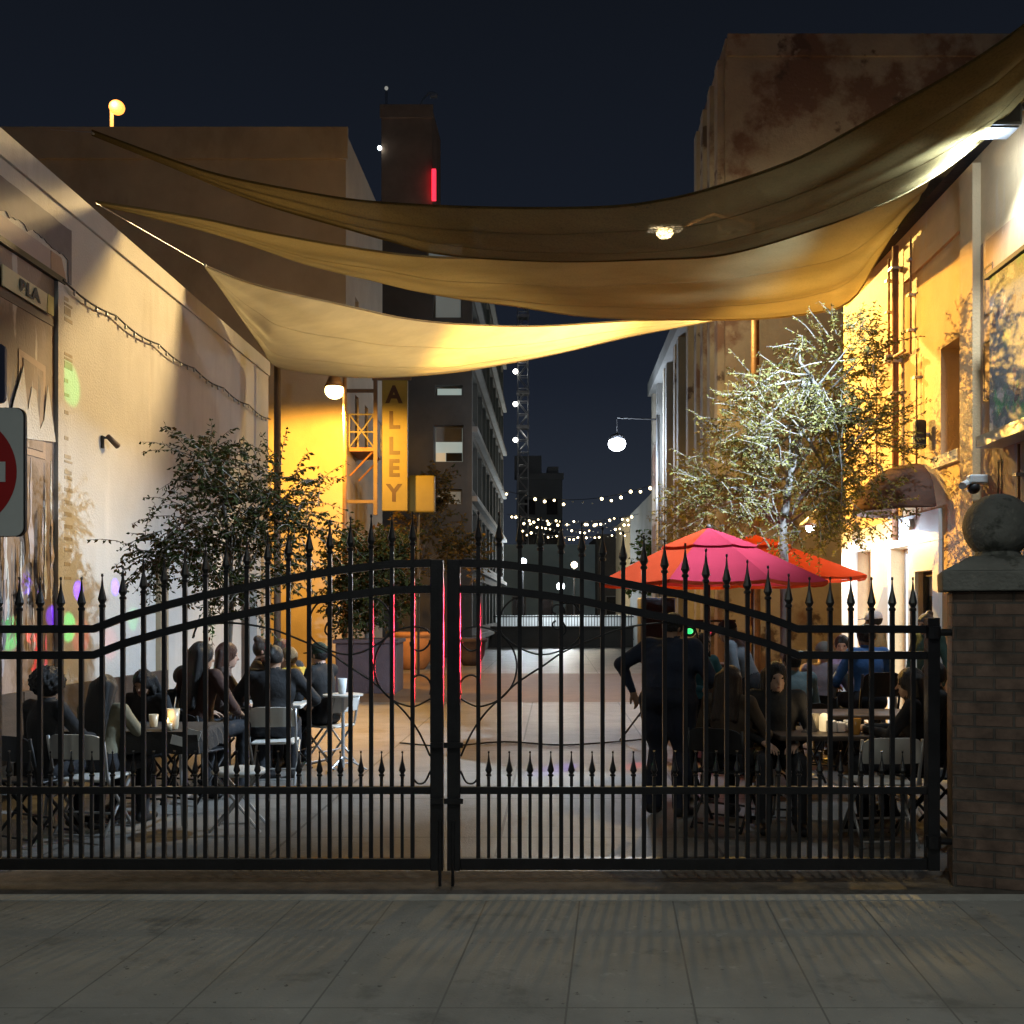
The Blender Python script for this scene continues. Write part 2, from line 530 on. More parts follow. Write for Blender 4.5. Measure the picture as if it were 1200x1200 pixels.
# ================================================================ LEFT STUCCO BUILDING
T = thing('stucco_building', 'long low cream stucco building with painted mural filling the left side of the alley', 'building', (-6, 12, 0))
mb = MB()
poly = [(xL(6.6), 6.6), (xL(18.6), 18.6), (-13, 18.6), (-13, 6.6)]
pl = body(mb, poly, -0.01, 6.15, {0: [(17.0 - 6.6, 17.9 - 6.6, 0.02, 2.15)]})
mb.build('wall', M['stucco'], T)
L0 = pl[0]
def LY(m_, y0, y1, z0, z1, q, t=0.05):
    s = L0(y0 - 6.6, y1 - 6.6, z0, z1, q, t); m_.add(s.v, s.f)
m_ = MB(); LY(m_, 6.6, 18.6, 5.92, 6.17, -0.035, 0.06); m_.build('coping', M['stucco'], T)
m_ = MB(); LY(m_, 17.03, 17.87, 0.02, 2.12, 0.12); m_.build('door', M['wood'], T)
# mural panel, brown and mauve with drips of pale paint
M['mural'] = mat('mural_paint', (0.17, 0.115, 0.08), 0.6, 0.35, 1.4, 0.2, 50, stretch=(1, 1, 0.5),
                 stain=[((0.27, 0.20, 0.16), 1.1, 0.52, 0.05, (1, 1, 0.6)), ((0.50, 0.45, 0.40), 2.6, 0.60, 0.03, (1, 2.2, 0.28)), ((0.09, 0.08, 0.09), 2.0, 0.60, 0.04, (1, 1.6, 0.4))])
m_ = MB(); LY(m_, 7.0, 10.62, 0.2, 5.12, -0.012, 0.011); mu = m_.build('mural', M['mural'], T)
M['mauve'] = mat('mauve_paint', (0.36, 0.30, 0.29), 0.6, 0.12, 2, 0.1, 50)
M['purple'] = mat('slate_purple_paint', (0.13, 0.12, 0.14), 0.6, 0.2, 4, 0.1, 50)
M['tanp'] = mat('tan_paint', (0.36, 0.25, 0.18), 0.6, 0.12, 2, 0.1, 50)
M['frame_dark'] = mat('dark_brown_paint', (0.10, 0.066, 0.045), 0.6, 0.2, 3, 0.1, 50)
def wall_poly(pts, q, t=0.006):
    """flat painted shape on the left alley wall from (Y, z) points"""
    mm = MB(); n = len(pts); vs = []
    for s in (0, 1):
        for (y, z) in pts:
            off = q - s * t
            vs.append((xL(y) + off, y, z))
    mm.add(vs, [tuple(range(n)), tuple(range(n, 2 * n))[::-1]] + [(i, (i + 1) % n, (i + 1) % n + n, i + n) for i in range(n)])
    return mm
# ragged dark paint band over the mural with a leg going down at its end
rr = random.Random(3)
top = [(7.0 + 0.1 * i, 5.74 + rr.uniform(-.006, .006)) for i in range(41)]
low = [(11.0, 5.16), (10.93, 5.16), (10.92, 5.40)] + [(10.85 - 0.055 * i, 5.42 + rr.uniform(-.035, .035)) for i in range(70)]
wall_poly(top + low, 0.012).build('painted_band', M['purple'], T)
low2 = [(7.0, 5.16), (10.55, 5.16), (10.55, 5.38), (7.0, 5.38)]
wall_poly(low2, 0.008).build('painted_panel', M['mauve'], T)
wall_poly([(10.56, 5.16), (10.90, 5.16), (10.78, 5.38), (10.56, 5.38)], 0.008).build('painted_panel', M['tanp'], T)
m_ = MB(); LY(m_, 7.0, 10.78, 5.09, 5.15, -0.06, 0.059); m_.build('ledge', M['blackpl'], T)
m_ = MB(); LY(m_, 10.63, 10.76, 0.0, 5.085, -0.05, 0.049); m_.build('trim', M['stucco'], T)
# painted faces of boards inside the mural
wall_poly([(7.0, 4.62), (10.6, 4.60), (10.6, 4.66), (7.0, 5.05)], 0.020).build('painted_shape', M['frame_dark'], T)
wall_poly([(9.9, 3.2), (10.42, 3.2), (10.42, 4.15), (9.9, 4.2)], 0.020).build('painted_frame', M['tanp'], T)
wall_poly([(9.97, 3.27), (10.36, 3.27), (10.36, 4.08), (9.97, 4.13)], 0.028).build('painted_shape', M['mural'], T)
pts = []
for i in range(26):
    y = 8.6 + 0.08 * i
    pts.append((y, 3.72 + 0.28 * math.sin(i * 1.7) + rr.uniform(-.12, .12) + (0.45 if i == 17 else 0)))
wall_poly(pts[::-1] + [(8.6, 2.9), (9.7, 2.95), (9.75, 3.4), (10.05, 3.35)], 0.036).build('painted_shape', M['stucco'], T)
def drip(y, z0, z1, w_, q, mm_):
    n = 7
    left = [(y - w_ * (0.5 + 0.5 * math.sin(i * 2.1 + y)) * (1 - i / n), z0 + (z1 - z0) * i / n) for i in range(n + 1)]
    right = [(y + w_ * (0.5 + 0.5 * math.cos(i * 1.7 + y)) * (1 - i / n) + 0.01, z0 + (z1 - z0) * i / n) for i in range(n + 1)]
    wall_poly(left + right[::-1], q).build('painted_drip', mm_, T)
for k in range(22):
    y = rr.uniform(8.9, 10.55); b = rr.uniform(1.4, 2.2)
    drip(y, b, b + rr.uniform(0.4, 1.1), rr.uniform(0.03, 0.08), 0.044 + k * 0.0011, [M['stucco'], M['tanp'], M['mauve']][k % 3])
for k in range(14):
    y = rr.uniform(8.9, 10.55); b = rr.uniform(0.9, 1.7)
    drip(y, b, b + rr.uniform(0.3, 0.8), rr.uniform(0.03, 0.09), 0.070 + k * 0.0011, [M['purple'], M['mural'], M['mauve']][k % 3])
# faded vertical lettering beside the trim
M['fadedp'] = mat('faded_brown_paint', (0.33, 0.28, 0.20), 0.7, 0.3, 9, 0.1, 50)
m_ = MB()
z = 5.0
for h_, ln in ((.05, .1), (.03, .2), (.1, .16), (.05, .2), (.3, 0), (.04, .2), (.03, .2), (.09, .2), (.07, 0), (.05, .09), (.08, 0), (.04, .12), (.12, 0), (.05, .1), (.2, 0), (.05, .1), (.12, 0), (.05, .16), (.03, .2), (.05, 0), (.05, .18),
               (.04, .2), (.06, 0), (.05, .2), (.06, 0), (.05, .2), (.05, 0), (.06, .18), (.05, 0), (.05, .2), (.06, 0), (.04, .2), (.05, 0), (.05, .2), (.08, 0), (.05, .15), (.08, 0), (.04, .17)):
    if ln:
        m_ = MB(); LY(m_, 10.86, 10.86 + ln * 0.9, z - h_ * 0.8, z, -0.004, 0.003); m_.build('painted_mark', M['fadedp'], T)
    z -= h_ + 0.012
# pilaster and thin downpipe
m_ = MB(); LY(m_, 13.35, 13.62, 0.0, 2.35, -0.07, 0.069); m_.build('pilaster', mat('sand_paint', (0.36, 0.28, 0.18), 0.7, 0.1, 3, 0.2, 40), T)

def on_left(y, z, q=0.0): return Vector((xL(y) + q, y, z))

# banner in the mural
B = thing('banner_sign', 'small cream banner with dark lettering high on the mural wall', 'sign', on_left(9.9, 4.7, 0.05))
wall_poly([(9.55, 4.70), (10.52, 4.69), (10.52, 4.88), (9.55, 4.90)], 0.05, 0.01).build('panel', mat('cream_banner', (0.62, 0.55, 0.33), 0.6, 0.1, 5, 0.05, 50), B)
wall_poly([(10.38, 4.69), (10.52, 4.69), (10.52, 4.88), (10.40, 4.881)], 0.056, 0.003).build('painted_end', mat('yellow_banner', (0.52, 0.46, 0.12), 0.6, 0.1, 5, 0.05, 50), B)

def text_mesh(name, s, size, mat_, parent, loc, rot, ext=0.004, bold=0.0, space=1.0, sx=1.0):
    cu = bpy.data.curves.new(name, 'FONT')
    cu.body, cu.size, cu.extrude, cu.offset = s, size, ext, bold
    cu.align_x, cu.align_y, cu.space_line = 'CENTER', 'CENTER', space
    tmp = bpy.data.objects.new(name + '_tmp', cu)
    COL.objects.link(tmp)
    dg = bpy.context.evaluated_depsgraph_get(); dg.update()
    me = bpy.data.meshes.new_from_object(tmp.evaluated_get(dg))
    bpy.data.objects.remove(tmp)
    Mt = Matrix.Translation(Vector(loc)) @ rot.to_4x4() @ Matrix.Diagonal((sx, 1, 1, 1))
    me.transform(Mt)
    me.materials.clear(); me.materials.append(mat_)
    o = bpy.data.objects.new(name, me); COL.objects.link(o)
    if parent is not None:
        o.location = -wloc(parent); o.parent = parent
    return o
ROT_FRONT = Matrix.Rotation(R(90), 3, 'X')                     # faces -Y
ROT_LEFTWALL = Matrix.Rotation(R(87.6), 3, 'Z') @ ROT_FRONT    # faces +X
M['ink'] = mat('dark_ink', (0.03, 0.03, 0.03), 0.6, 0.2, 8, 0.0, 50)
text_mesh('lettering', 'BLA', 0.17, M['ink'], B, on_left(10.03, 4.79, 0.063), ROT_LEFTWALL, 0.001, 0.008, sx=1.3)

# surveillance camera on the left wall
B = thing('security_camera', 'small dark camera on a bracket on the warm lit left wall', 'camera', on_left(11.75, 3.55, 0))
m_ = MB(); m_.obox(on_left(11.75, 3.60, 0.012), (0.024, 0.05, 0.14)); m_.build('bracket', M['blackpl'], B)
m_ = MB(); m_.tube([on_left(11.75, 3.65, 0.02), on_left(11.79, 3.65, 0.07)], 0.012); m_.build('arm', M['blackpl'], B)
m_ = MB(); m_.tube([on_left(11.78, 3.67, 0.06), on_left(11.93, 3.58, 0.11)], [0.028, 0.036], 12); m_.build('housing', M['frame_dark'], B, smooth=True)

# cable with small sockets along the left wall
B = thing('light_cable', 'thin cable of unlit small bulbs running along the cream wall', 'cable', on_left(10.8, 5.1, 0.05))
m_ = MB(); pts = []
for i in range(61):
    y = 10.7 + 7.8 * i / 60
    pts.append(on_left(y, 5.10 - 0.05 * abs(math.sin(math.pi * 6 * i / 60)) + 0.02, 0.06))
m_.tube(pts, 0.011, 6); m_.build('cable', M['blackpl'], B)
m_ = MB()
for i in range(2, 60, 2):
    p = pts[i]; m_.lathe([(0.008, 0), (0.014, -0.012), (0.018, -0.035), (0.012, -0.052), (0.002, -0.06)], (p.x, p.y, p.z), 8)
m_.build('bulb', M['galv'], B, smooth=True)['kind'] = 'stuff'

# low dark wooden barrier along the left wall
B = thing('bench', 'long low dark wooden bench with tall back against the cream wall', 'bench', on_left(10, 0, 0.3))
for (a, b) in ((7.6, 9.6), (9.62, 11.7), (11.72, 13.2)):
    m_ = MB(); m_.prism([(xL(a, -5.05), a), (xL(b, -5.05), b), (xL(b, -4.98), b), (xL(a, -4.98), a)], 0.35, 0.90); m_.build('backrest', M['wood'], B)
m_ = MB(); m_.prism([(xL(7.6, -4.975), 7.6), (xL(13.2, -4.975), 13.2), (xL(13.2, -4.5), 13.2), (xL(7.6, -4.5), 7.6)], 0.40, 0.45); m_.build('seat', M['wood'], B)
for y in (7.7, 9.5, 11.6, 13.1):
    m_ = MB(); m_.box(xL(y, -5.0), xL(y, -4.55), y - 0.04, y + 0.04, 0, 0.398); m_.build('leg', M['wood'], B)

# ================================================================ RIGHT OCHRE BUILDING
T = thing('ochre_building', 'orange ochre stucco building with awning and white shopfront on the right of the alley', 'building', (6, 12, 0))
RF = 16.3
def RA(y): return (RF - y) * math.sqrt(1 + 1 / 576)
win = (RA(12.2), RA(11.62), 3.5, 4.78)
d1 = (RA(15.55), RA(14.75), 0.02, 2.55)
d2 = (RA(14.0), RA(13.2), 0.02, 2.5)
d3 = (RA(12.95), RA(12.35), 0.02, 2.15)
mb = MB()
pr = body(mb, [(xR(RF), RF), (xR(6.9), 6.9), (13, 6.9), (13, RF)], -0.01, 6.6, {0: [win, d1, d2, d3]}, 0.32)
mb.build('wall', M['ochre'], T)
R0 = pr[0]
def RYb(m_, y0, y1, z0, z1, q, t=0.05):
    s = R0(RA(max(y0, y1)), RA(min(y0, y1)), z0, z1, q, t); m_.add(s.v, s.f)
def on_right(y, z, q=0.0): return Vector((xR(y) - q, y, z))
m_ = MB(); m_.prism([(xR(16.4, 4.45), 16.4), (xR(6.9, 4.45), 6.9), (xR(6.9, 5.4), 6.9), (xR(16.4, 5.4), 16.4)], 6.602, 7.05); m_.build('parapet', M['tar'], T)
m_ = MB(); RYb(m_, 11.05, 11.4, 0.0, 6.5, -0.09, 0.089); m_.build('pilaster', M['ochre'], T)
m_ = MB(); RYb(m_, 11.42, 13.4, 5.95, 6.35, -0.04, 0.039); m_.build('relief_band', M['ochre'], T)
m_ = MB(); RYb(m_, 11.52, 12.3, 3.36, 3.495, -0.07, 0.069); m_.build('window_sill', M['stucco'], T)
M['darkglass'] = mat('dark_glass', (0.03, 0.028, 0.026), 0.15, 0.2, 3, 0, 50)
window(T, R0, win, 0.30, M['stucco'], mat('boarded_window', (0.14, 0.085, 0.045), 0.6, 0.15, 3, 0.2, 30), 0.05)
# white shopfront skin
m_ = MB()
for (ya, yb, za, zb) in ((16.25, 15.55, 0, 2.55), (14.75, 14.0, 0, 2.55), (13.2, 12.95, 0, 2.5), (12.35, 12.15, 0, 2.5), (16.25, 13.995, 2.55, 2.88), (13.995, 12.15, 2.505, 2.88), (12.95, 12.35, 2.155, 2.50)):
    RYb(m_, ya, yb, za, zb, -0.045, 0.043)
m_.build('shopfront', M['white'], T)
M['litroom'] = glow('lit_interior', (0.78, 0.91, 1.0), 5.0)
for dd in (d1, d2):
    window(T, R0, (dd[0], dd[1], dd[2], dd[3]), 0.24, M['white'], M['litroom'], 0.07, (1, 1), 'glass_door')
dr = window(T, R0, d3, 0.12, M['blackpl'], M['white'], 0.06, (1, 1), 'door')
m_ = MB(); RYb(m_, 12.84, 12.70, 0.6, 1.85, 0.095, 0.02); RYb(m_, 12.60, 12.46, 0.6, 1.85, 0.095, 0.02); m_.build('door_light', M['darkglass'], T)
# dome awning over the doors
m_ = MB()
nb, na, y0, y1, pd, ph = 14, 10, 12.2, 13.75, 0.75, 0.62
for i in range(nb + 1):
    y = y0 + (y1 - y0) * i / nb
    s = math.sin(math.pi * i / nb) ** 0.45
    for j in range(na + 1):
        a = math.pi / 2 * j / na
        q = on_right(y, 2.90 + ph * math.sin(a) * max(s, 0.02), 0.05 + pd * math.cos(a) * max(s, 0.02))
        m_.v.append(tuple(q))
for i in range(nb):
    for j in range(na):
        k = i * (na + 1) + j
        m_.f.append((k, k + 1, k + na + 2, k + na + 1)); m_.m.append(0)
aw = m_.build('awning', cloth_mat('brown_awning_canvas', (0.15, 0.10, 0.085), 0.15), T, smooth=True)
md = aw.modifiers.new('thick', 'SOLIDIFY'); md.thickness = 0.012
# mural zone near the camera
M['mural2'] = mat('brown_blue_mural', (0.34, 0.22, 0.14), 0.6, 0.3, 1.2, 0.25, 50, stretch=(1, 1.5, 0.4),
                  stain=[((0.22, 0.19, 0.22), 1.6, 0.50, 0.05, (1, 1.3, 0.35)), ((0.42, 0.34, 0.27), 3.0, 0.60, 0.03, (1, 2, 0.3)), ((0.12, 0.08, 0.06), 2.2, 0.60, 0.04, (1, 2, 0.3))])
m_ = MB(); RYb(m_, 7.0, 11.03, 0.1, 5.6, -0.012, 0.011); m_.build('mural', M['mural2'], T)
m_ = MB(); RYb(m_, 7.6, 10.45, 3.45, 5.05, -0.16, 0.145)
pn = m_.build('mural_panel', mat('teal_mural', (0.10, 0.15, 0.19), 0.5, 0.3, 1.4, 0.25, 50,
     stain=[((0.05, 0.26, 0.13), 1.7, 0.56, 0.06), ((0.42, 0.42, 0.45), 2.6, 0.56, 0.05), ((0.05, 0.04, 0.07), 3.3, 0.58, 0.04), ((0.35, 0.25, 0.22), 4.4, 0.6, 0.05)]), T)
m_ = MB(); RYb(m_, 7.5, 10.5, 3.33, 3.445, -0.28, 0.27); m_.build('ledge', M['galv'], T)
m_ = MB(); RYb(m_, 7.5, 10.5, 5.055, 5.10, -0.20, 0.19); m_.build('ledge', M['blackpl'], T)
for (a, b, c_, d_) in ((10.95, 10.7, 3.9, 4.5), (10.93, 10.72, 4.8, 5.3), (10.6, 10.5, 2.6, 3.2)):
    m_ = MB()
    for s in ((a, b, d_, d_ + .02), (a, b, c_, c_ + .02), (a, a - .02, c_ + .021, d_ - .001), (b + .02, b, c_ + .021, d_ - .001)):
        RYb(m_, *s, -0.018, 0.005)
    m_.build('painted_outline', M['frame_dark'], T)
# wall conduits
for y, r_, z0, z1, mm_ in ((13.6, 0.045, 2.6, 6.5, 'pipe'), (13.95, 0.016, 5.0, 6.45, 'pipe'), (13.1, 0.014, 4.95, 6.45, 'pipe'), (12.9, 0.012, 2.8, 4.9, 'pipe'), (14.5, 0.012, 3.2, 5.02, 'pipe'), (10.05, 0.015, 0.2, 3.3, 'pipe')):
    B = thing('wall_pipe', {13.6: 'thick rusty downpipe on the orange wall', 13.95: 'thin upper pipe left of the thick rusty downpipe', 13.1: 'thin upper pipe right of the thick rusty downpipe',
        12.9: 'thin lower conduit beside the dark slot on the orange wall', 14.5: 'thin lower conduit behind the tree crown on the orange wall', 10.05: 'thin pipe on the brown mural behind the stone ball'}[y], 'pipe', on_right(y, z0, 0.06))
    m_ = MB(); m_.tube([on_right(y, z0, 0.03 + r_), on_right(y, z1, 0.03 + r_)], r_, 8); m_.build('pipe', M[mm_], B, smooth=True)
    for zz in (z0 + 0.3, (z0 + z1) / 2, z1 - 0.3):
        m_ = MB(); m_.obox(on_right(y, zz, 0.03 + r_), (0.06 + r_ * 2, 0.05 + 2 * r_, 0.03)); m_.build('clamp', M['galv'], B)
B = thing('wall_bar', 'horizontal bracket bar crossing the rusty downpipe', 'bracket', on_right(13.8, 4.97, 0.1))
m_ = MB(); m_.tube([on_right(14.7, 5.04, 0.14), on_right(13.05, 4.98, 0.14)], 0.022, 8); m_.build('bar', M['pipe'], B)
m_ = MB(); m_.obox(on_right(13.6, 5.0, 0.12), (0.22, 0.14, 0.10)); m_.build('junction_box', M['galv'], B)
B = thing('wall_lantern', 'narrow dark lantern fixture on the orange wall', 'lantern', on_right(12.6, 3.65, 0))
m_ = MB(); m_.bevelbox(on_right(12.6, 3.83, 0.11), (0.14, 0.12, 0.36), 0.03); m_.build('housing', M['blackpl'], B)
m_ = MB(); m_.tube([on_right(12.6, 3.83, 0.0), on_right(12.6, 3.83, 0.06)], 0.03); m_.build('bracket', M['galv'], B)
B = thing('security_camera', 'white dome camera on the brown mural above the stone ball', 'camera', on_right(10.9, 3.0, 0))
m_ = MB(); m_.bevelbox(on_right(10.9, 3.06, 0.10), (0.20, 0.12, 0.10), 0.02); m_.build('bracket', M['white'], B)
m_ = MB(); m_.ball(on_right(10.9, 2.97, 0.14), 0.065, 16, 10); m_.build('dome', M['blackpl'], B, smooth=True)
m_ = MB(); m_.tube([on_right(10.98, 3.04, 0.16), on_right(10.8, 2.98, 0.30)], 0.04, 10); m_.build('housing', M['white'], B)

# gooseneck lamp over the shop doors
B = thing('gooseneck_lamp', 'white lit gooseneck lamp over the white shop doors', 'wall lamp', on_right(15.95, 3.1, 0))
m_ = MB(); m_.tube([on_right(15.95, 3.02, 0.0), on_right(15.95, 3.25, 0.25), on_right(15.95, 3.28, 0.5), on_right(15.95, 3.12, 0.62)], 0.014); m_.build('arm', M['galv'], B)
m_ = MB(); m_.lathe([(0.17, 0.0), (0.15, 0.05), (0.06, 0.12), (0.03, 0.15)], tuple(on_right(15.95, 2.98, 0.62)), 20); m_.build('lamp_shade', M['galv'], B, smooth=True)
m_ = MB(); p = on_right(15.95, 2.955, 0.62); m_.ball(p, 0.07, 14, 8); m_.build('bulb', glow('cool_bulb', (0.85, 0.93, 1), 25), B, smooth=True)
spot('gooseneck_light', (p.x - 0.02, p.y, p.z - 0.09), (p.x - 0.1, p.y - 0.5, 0), 300, COOL, 160, 0.5, 0.05)
# a second shop lamp hidden behind the awning, over the right door
B = thing('bulkhead_lamp', 'small round lamp under the brown awning', 'wall lamp', on_right(13.0, 2.75, 0))
m_ = MB(); m_.tube([on_right(13.05, 2.76, 0.045), on_right(13.05, 2.76, 0.10)], 0.07, 14); m_.build('base', M['white'], B)
m_ = MB(); m_.ball(on_right(13.05, 2.76, 0.12), 0.055, 14, 8); m_.build('diffuser', glow('cool_diffuser', (0.85, 0.93, 1), 9), B, smooth=True)
point('shop_door_light', on_right(13.55, 2.62, 0.42), 26, COOL, 0.06)

# flood lamp at the top of the right wall
B = thing('flood_lamp', 'dark flood lamp fixed at the top of the right wall', 'flood lamp', on_right(9.75, 6.6, 0))
p = on_right(9.75, 6.33, 0.38)
m_ = MB(); m_.bevelbox(p, (0.34, 0.30, 0.22), 0.03); m_.build('housing', M['blackpl'], B)
m_ = MB(); m_.obox((p.x, p.y, p.z - 0.115), (0.28, 0.24, 0.014)); m_.build('rim', M['tar'], B)
m_ = MB(); m_.tube([on_right(9.75, 6.45, 0.0), on_right(9.75, 6.45, 0.3)], 0.025); m_.build('arm', M['blackpl'], B)
spot('flood_light', (p.x, p.y, p.z - 0.15), (-4.4, 14.2, 3.4), 8500, COOL, 104, 0.5, 0.12)
spot('flood_light_floor', (p.x, p.y, p.z - 0.15), (-0.6, 15.6, 0.0), 4200, (0.66, 0.78, 1.0), 40, 0.6, 0.10)
point('flood_spill', (p.x, p.y, p.z - 0.2), 60, COOL, 0.08)
spot('flood_wash', (p.x, p.y, p.z - 0.16), on_right(9.9, 4.4, -0.1), 420, (0.72, 0.88, 1.0), 100, 0.6, 0.08)

# ================================================================ LEFT PLASTERED BUILDING (behind)
T = thing('plastered_building', 'tall tan plastered building behind the cream wall, lit orange by the street lamp', 'building', (-9, 27, 0))
mb = MB()
side = [(1.2, 1.7, 1.2, 3.9), (2.6, 3.1, 1.2, 3.9), (1.2, 1.7, 5.9, 7.4), (2.6, 3.1, 5.9, 7.4), (1.2, 1.7, 8.6, 10), (2.6, 3.1, 8.6, 10)]
pp = body(mb, [(-16, 26), (xL(26, -5.3), 26), (xL(31.5, -5.3), 31.5), (-16, 31.5)], -0.01, 13.8, {1: side}, 0.25)
mb.build('wall', M['plaster'], T)
m_ = MB(); m_.box(-16, xL(26, -5.3) + 0.06, 25.9, 25.998, 13.1, 13.9); m_.build('cornice', M['plaster'], T)
m_ = MB(); m_.box(-16.0, -12.2, 25.93, 25.998, 11.8, 13.09); m_.build('cornice', M['plaster'], T)
for s in side:
    window(T, pp[1], s, 0.22, M['darkconc'], mat('blue_dark_glass', (0.03, 0.05, 0.10), 0.2, 0.2, 3, 0, 40), 0.06, (1, 2))
# fire escape
B = thing('fire_escape', 'small metal balcony with crossed railing lit orange beside the street lamp', 'fire escape', (-4.2, 26.9, 5.7))
x0, x1, ya, zb = -4.18, -3.55, 26.9, 5.75
m_ = MB(); m_.box(x0, x1, ya - 0.6, ya + 0.9, zb, zb + 0.10); m_.build('platform', M['pipe'], B)
m_ = MB()
for (a, b) in (((x0, zb + .1), (x1, zb + .95)), ((x0, zb + .95), (x1, zb + .1)), ((x0, zb + .5), (x1, zb + .5)), ((x0, zb + .95), (x1, zb + .95)), ((x0, zb + .1), (x0, zb + .95)), ((x1, zb + .1), (x1, zb + .95))):
    m_.tube([(a[0], ya - 0.58, a[1]), (b[0], ya - 0.58, b[1])], 0.022, 6)
m_.tube([(x1, ya - 0.58, zb + .95), (x1, ya + .88, zb + .95)], 0.02, 6); m_.tube([(x1, ya + 0.88, zb + .1), (x1, ya + .88, zb + .95)], 0.02, 6)
m_.build('railing', mat('cream_rail', (0.2, 0.18, 0.14), 0.5, 0.1, 5, 0, 40), B)
for yy in (ya - 0.5, ya + 0.8):
    m_ = MB(); m_.tube([(x0, yy, zb - 0.62), (x1 - 0.05, yy, zb - 0.01)], 0.024, 6); m_.build('brace', M['pipe'], B)

# ================================================================ ALLEY SIGN
B = thing('alley_sign', 'tall yellow hanging sign with dark red letters spelling ALLEY', 'sign', (-3.0, 26, 4.2))
x0, x1 = XU(448, 26), XU(478, 26); z1, z0 = ZV(446, 26), ZV(599, 26)
m_ = MB(); m_.bevelbox(((x0 + x1) / 2, 26.0, (z0 + z1) / 2), (x1 - x0, 0.14, z1 - z0), 0.015); m_.build('panel', M['signyel'], B)
for i, ch in enumerate('ALLEY'):
    vc = (464, 494, 524, 550, 579)[i]
    text_mesh('letter', ch, 0.60, M['signred'], B, ((x0 + x1) / 2 - 0.02, 25.925, ZV(vc, 26)), ROT_FRONT, 0.003, 0.022, sx=0.95)
m_ = MB(); m_.box(x0 - 0.22, x0 - 0.12, 25.95, 26.05, z0 - 0.1, z1 + 0.05); m_.box(x0 - 0.25, x1 + 0.08, 25.96, 26.04, z1 + 0.01, z1 + 0.09)
m_.box(-4.2, x0 - 0.22, 25.96, 26.04, z1 - 0.3, z1 - 0.22); m_.box(-4.2, x0 - 0.22, 25.96, 26.04, z0 + 0.2, z0 + 0.28); m_.build('bracket', M['frame_dark'], B)
B = thing('box_sign', 'square glowing yellow box sign beside the foot of the ALLEY sign', 'sign', (-2.3, 26.4, 4.1))
m_ = MB(); m_.bevelbox((XU(494.5, 26.4), 26.4, ZV(579, 26.4)), (0.68, 0.16, 0.96), 0.05, 3); m_.build('panel', M['signyel'], B)
m_ = MB(); m_.box(XU(490, 26.4) - .03, XU(490, 26.4) + .03, 26.45, 26.51, 0, ZV(598, 26.4)); m_.build('pole', M['blackpl'], B)

# ================================================================ PARKING GARAGE
T = thing('parking_garage', 'grey concrete parking garage with open window bands and teal lit side bays', 'building', (-4, 40, 0))
M['tealglass'] = mat('teal_lit_glass', (0.10, 0.16, 0.17), 0.3, 0.3, 0.6, 0, 20, emit=(0.42, 0.68, 0.70), es=0.36)
M['litwin'] = glow('lit_window', (0.62, 0.76, 0.70), 0.42)
M['dimwin'] = glow('dim_window', (0.35, 0.40, 0.38), 0.22)
fy = 36.0
fx0, fx1 = -7.0, XU(553, fy)
def GF(u0, u1, v1, v0): return (XU(u0, fy) - fx0, XU(u1, fy) - fx0, ZV(v0, fy), ZV(v1, fy))
fh = [GF(510, 542, 451, 463), GF(508, 543, 498, 541), GF(510, 541, 573, 591), GF(510, 542, 400, 415), GF(508, 541, 330, 372), GF(500, 545, 280, 306)]
bays = []
for fl in range(6):
    zb_ = 0.5 + fl * 2.45 + 0.55
    for k in range(9):
        bays.append((0.4 + k * 2.4, 0.4 + k * 2.4 + 2.05, zb_, zb_ + 1.75))
mb = MB()
pg = body(mb, [(fx0, fy), (fx1, fy), (xL(58, -2.91), 58), (fx0, 58)], -0.01, 15.4, {0: fh, 1: bays}, 0.5)
mb.build('wall', M['darkconc'], T)
for i, o in enumerate(fh):
    window(T, pg[0], o, 0.42, M['concrete'], [M['litwin'], M['litwin'], M['dimwin'], M['dimwin'], M['dimwin'], M['dimwin']][i], 0.05)
a0, a1, b0, b1 = fh[1]
for nm_, q_, mm_ in (('grey_pane', (a0 + .06, a1 - .06, b0 + 0.75, b1 - .06), M['concrete']), ('tone_pane', (a0 + 0.42, a1 - .06, b0 + .06, b0 + 0.36), M['darkglass']), ('tone_pane', (a0 + .06, a0 + .40, b0 + .06, b0 + .36), glow('warm_room', (0.8, 0.6, 0.35), 0.5))):  # panes added to tone the window: grey top, dark right, warm room left
    s = pg[0](*q_, 0.345, 0.03); m_ = MB(); m_.add(s.v, s.f); m_.build(nm_, mm_, T)
for i, o in enumerate(bays):
    window(T, pg[1], o, 0.40, M['concrete'], M['tealglass'], 0.06, (5, 1))
for fl in range(7):
    z = 0.62 + fl * 2.45
    m_ = MB(); s = pg[1](0, 22, z - 0.02, z + 0.16, -0.20, 0.195); m_.add(s.v, s.f); m_.build('floor_slab', M['concrete'], T)

# ================================================================ TOWER, far buildings
T = thing('brick_tower', 'tall dark brown tower with a red neon strip against the night sky', 'tower', (-7, 72, 0))
fx0, fx1 = XU(447, 70), XU(506, 70)
mb = MB(); th = []
for k in range(3):
    for j in range(9): th.append((0.5 + k * 1.05, 1.05 + k * 1.05, 4 + j * 3.4, 5.8 + j * 3.4))
tp = body(mb, [(fx0, 70), (fx1, 70), (fx1 + 0.25, 75), (fx0, 75)], -0.01, 36.1, {0: th[:0]}, 0.2)
mb.build('wall', M['brown'], T)
m_ = MB(); m_.box(fx0 - 0.1, fx1 + 0.1, 69.9, 69.998, 35.3, 36.2); m_.build('cornice', M['brown'], T)
m_ = MB(); m_.box(fx1 + 0.02, fx1 + 0.30, 69.7, 69.95, ZV(236, 70), ZV(200, 70)); m_.build('neon_strip', glow('red_neon', (1.0, 0.02, 0.05), 2.2), T)
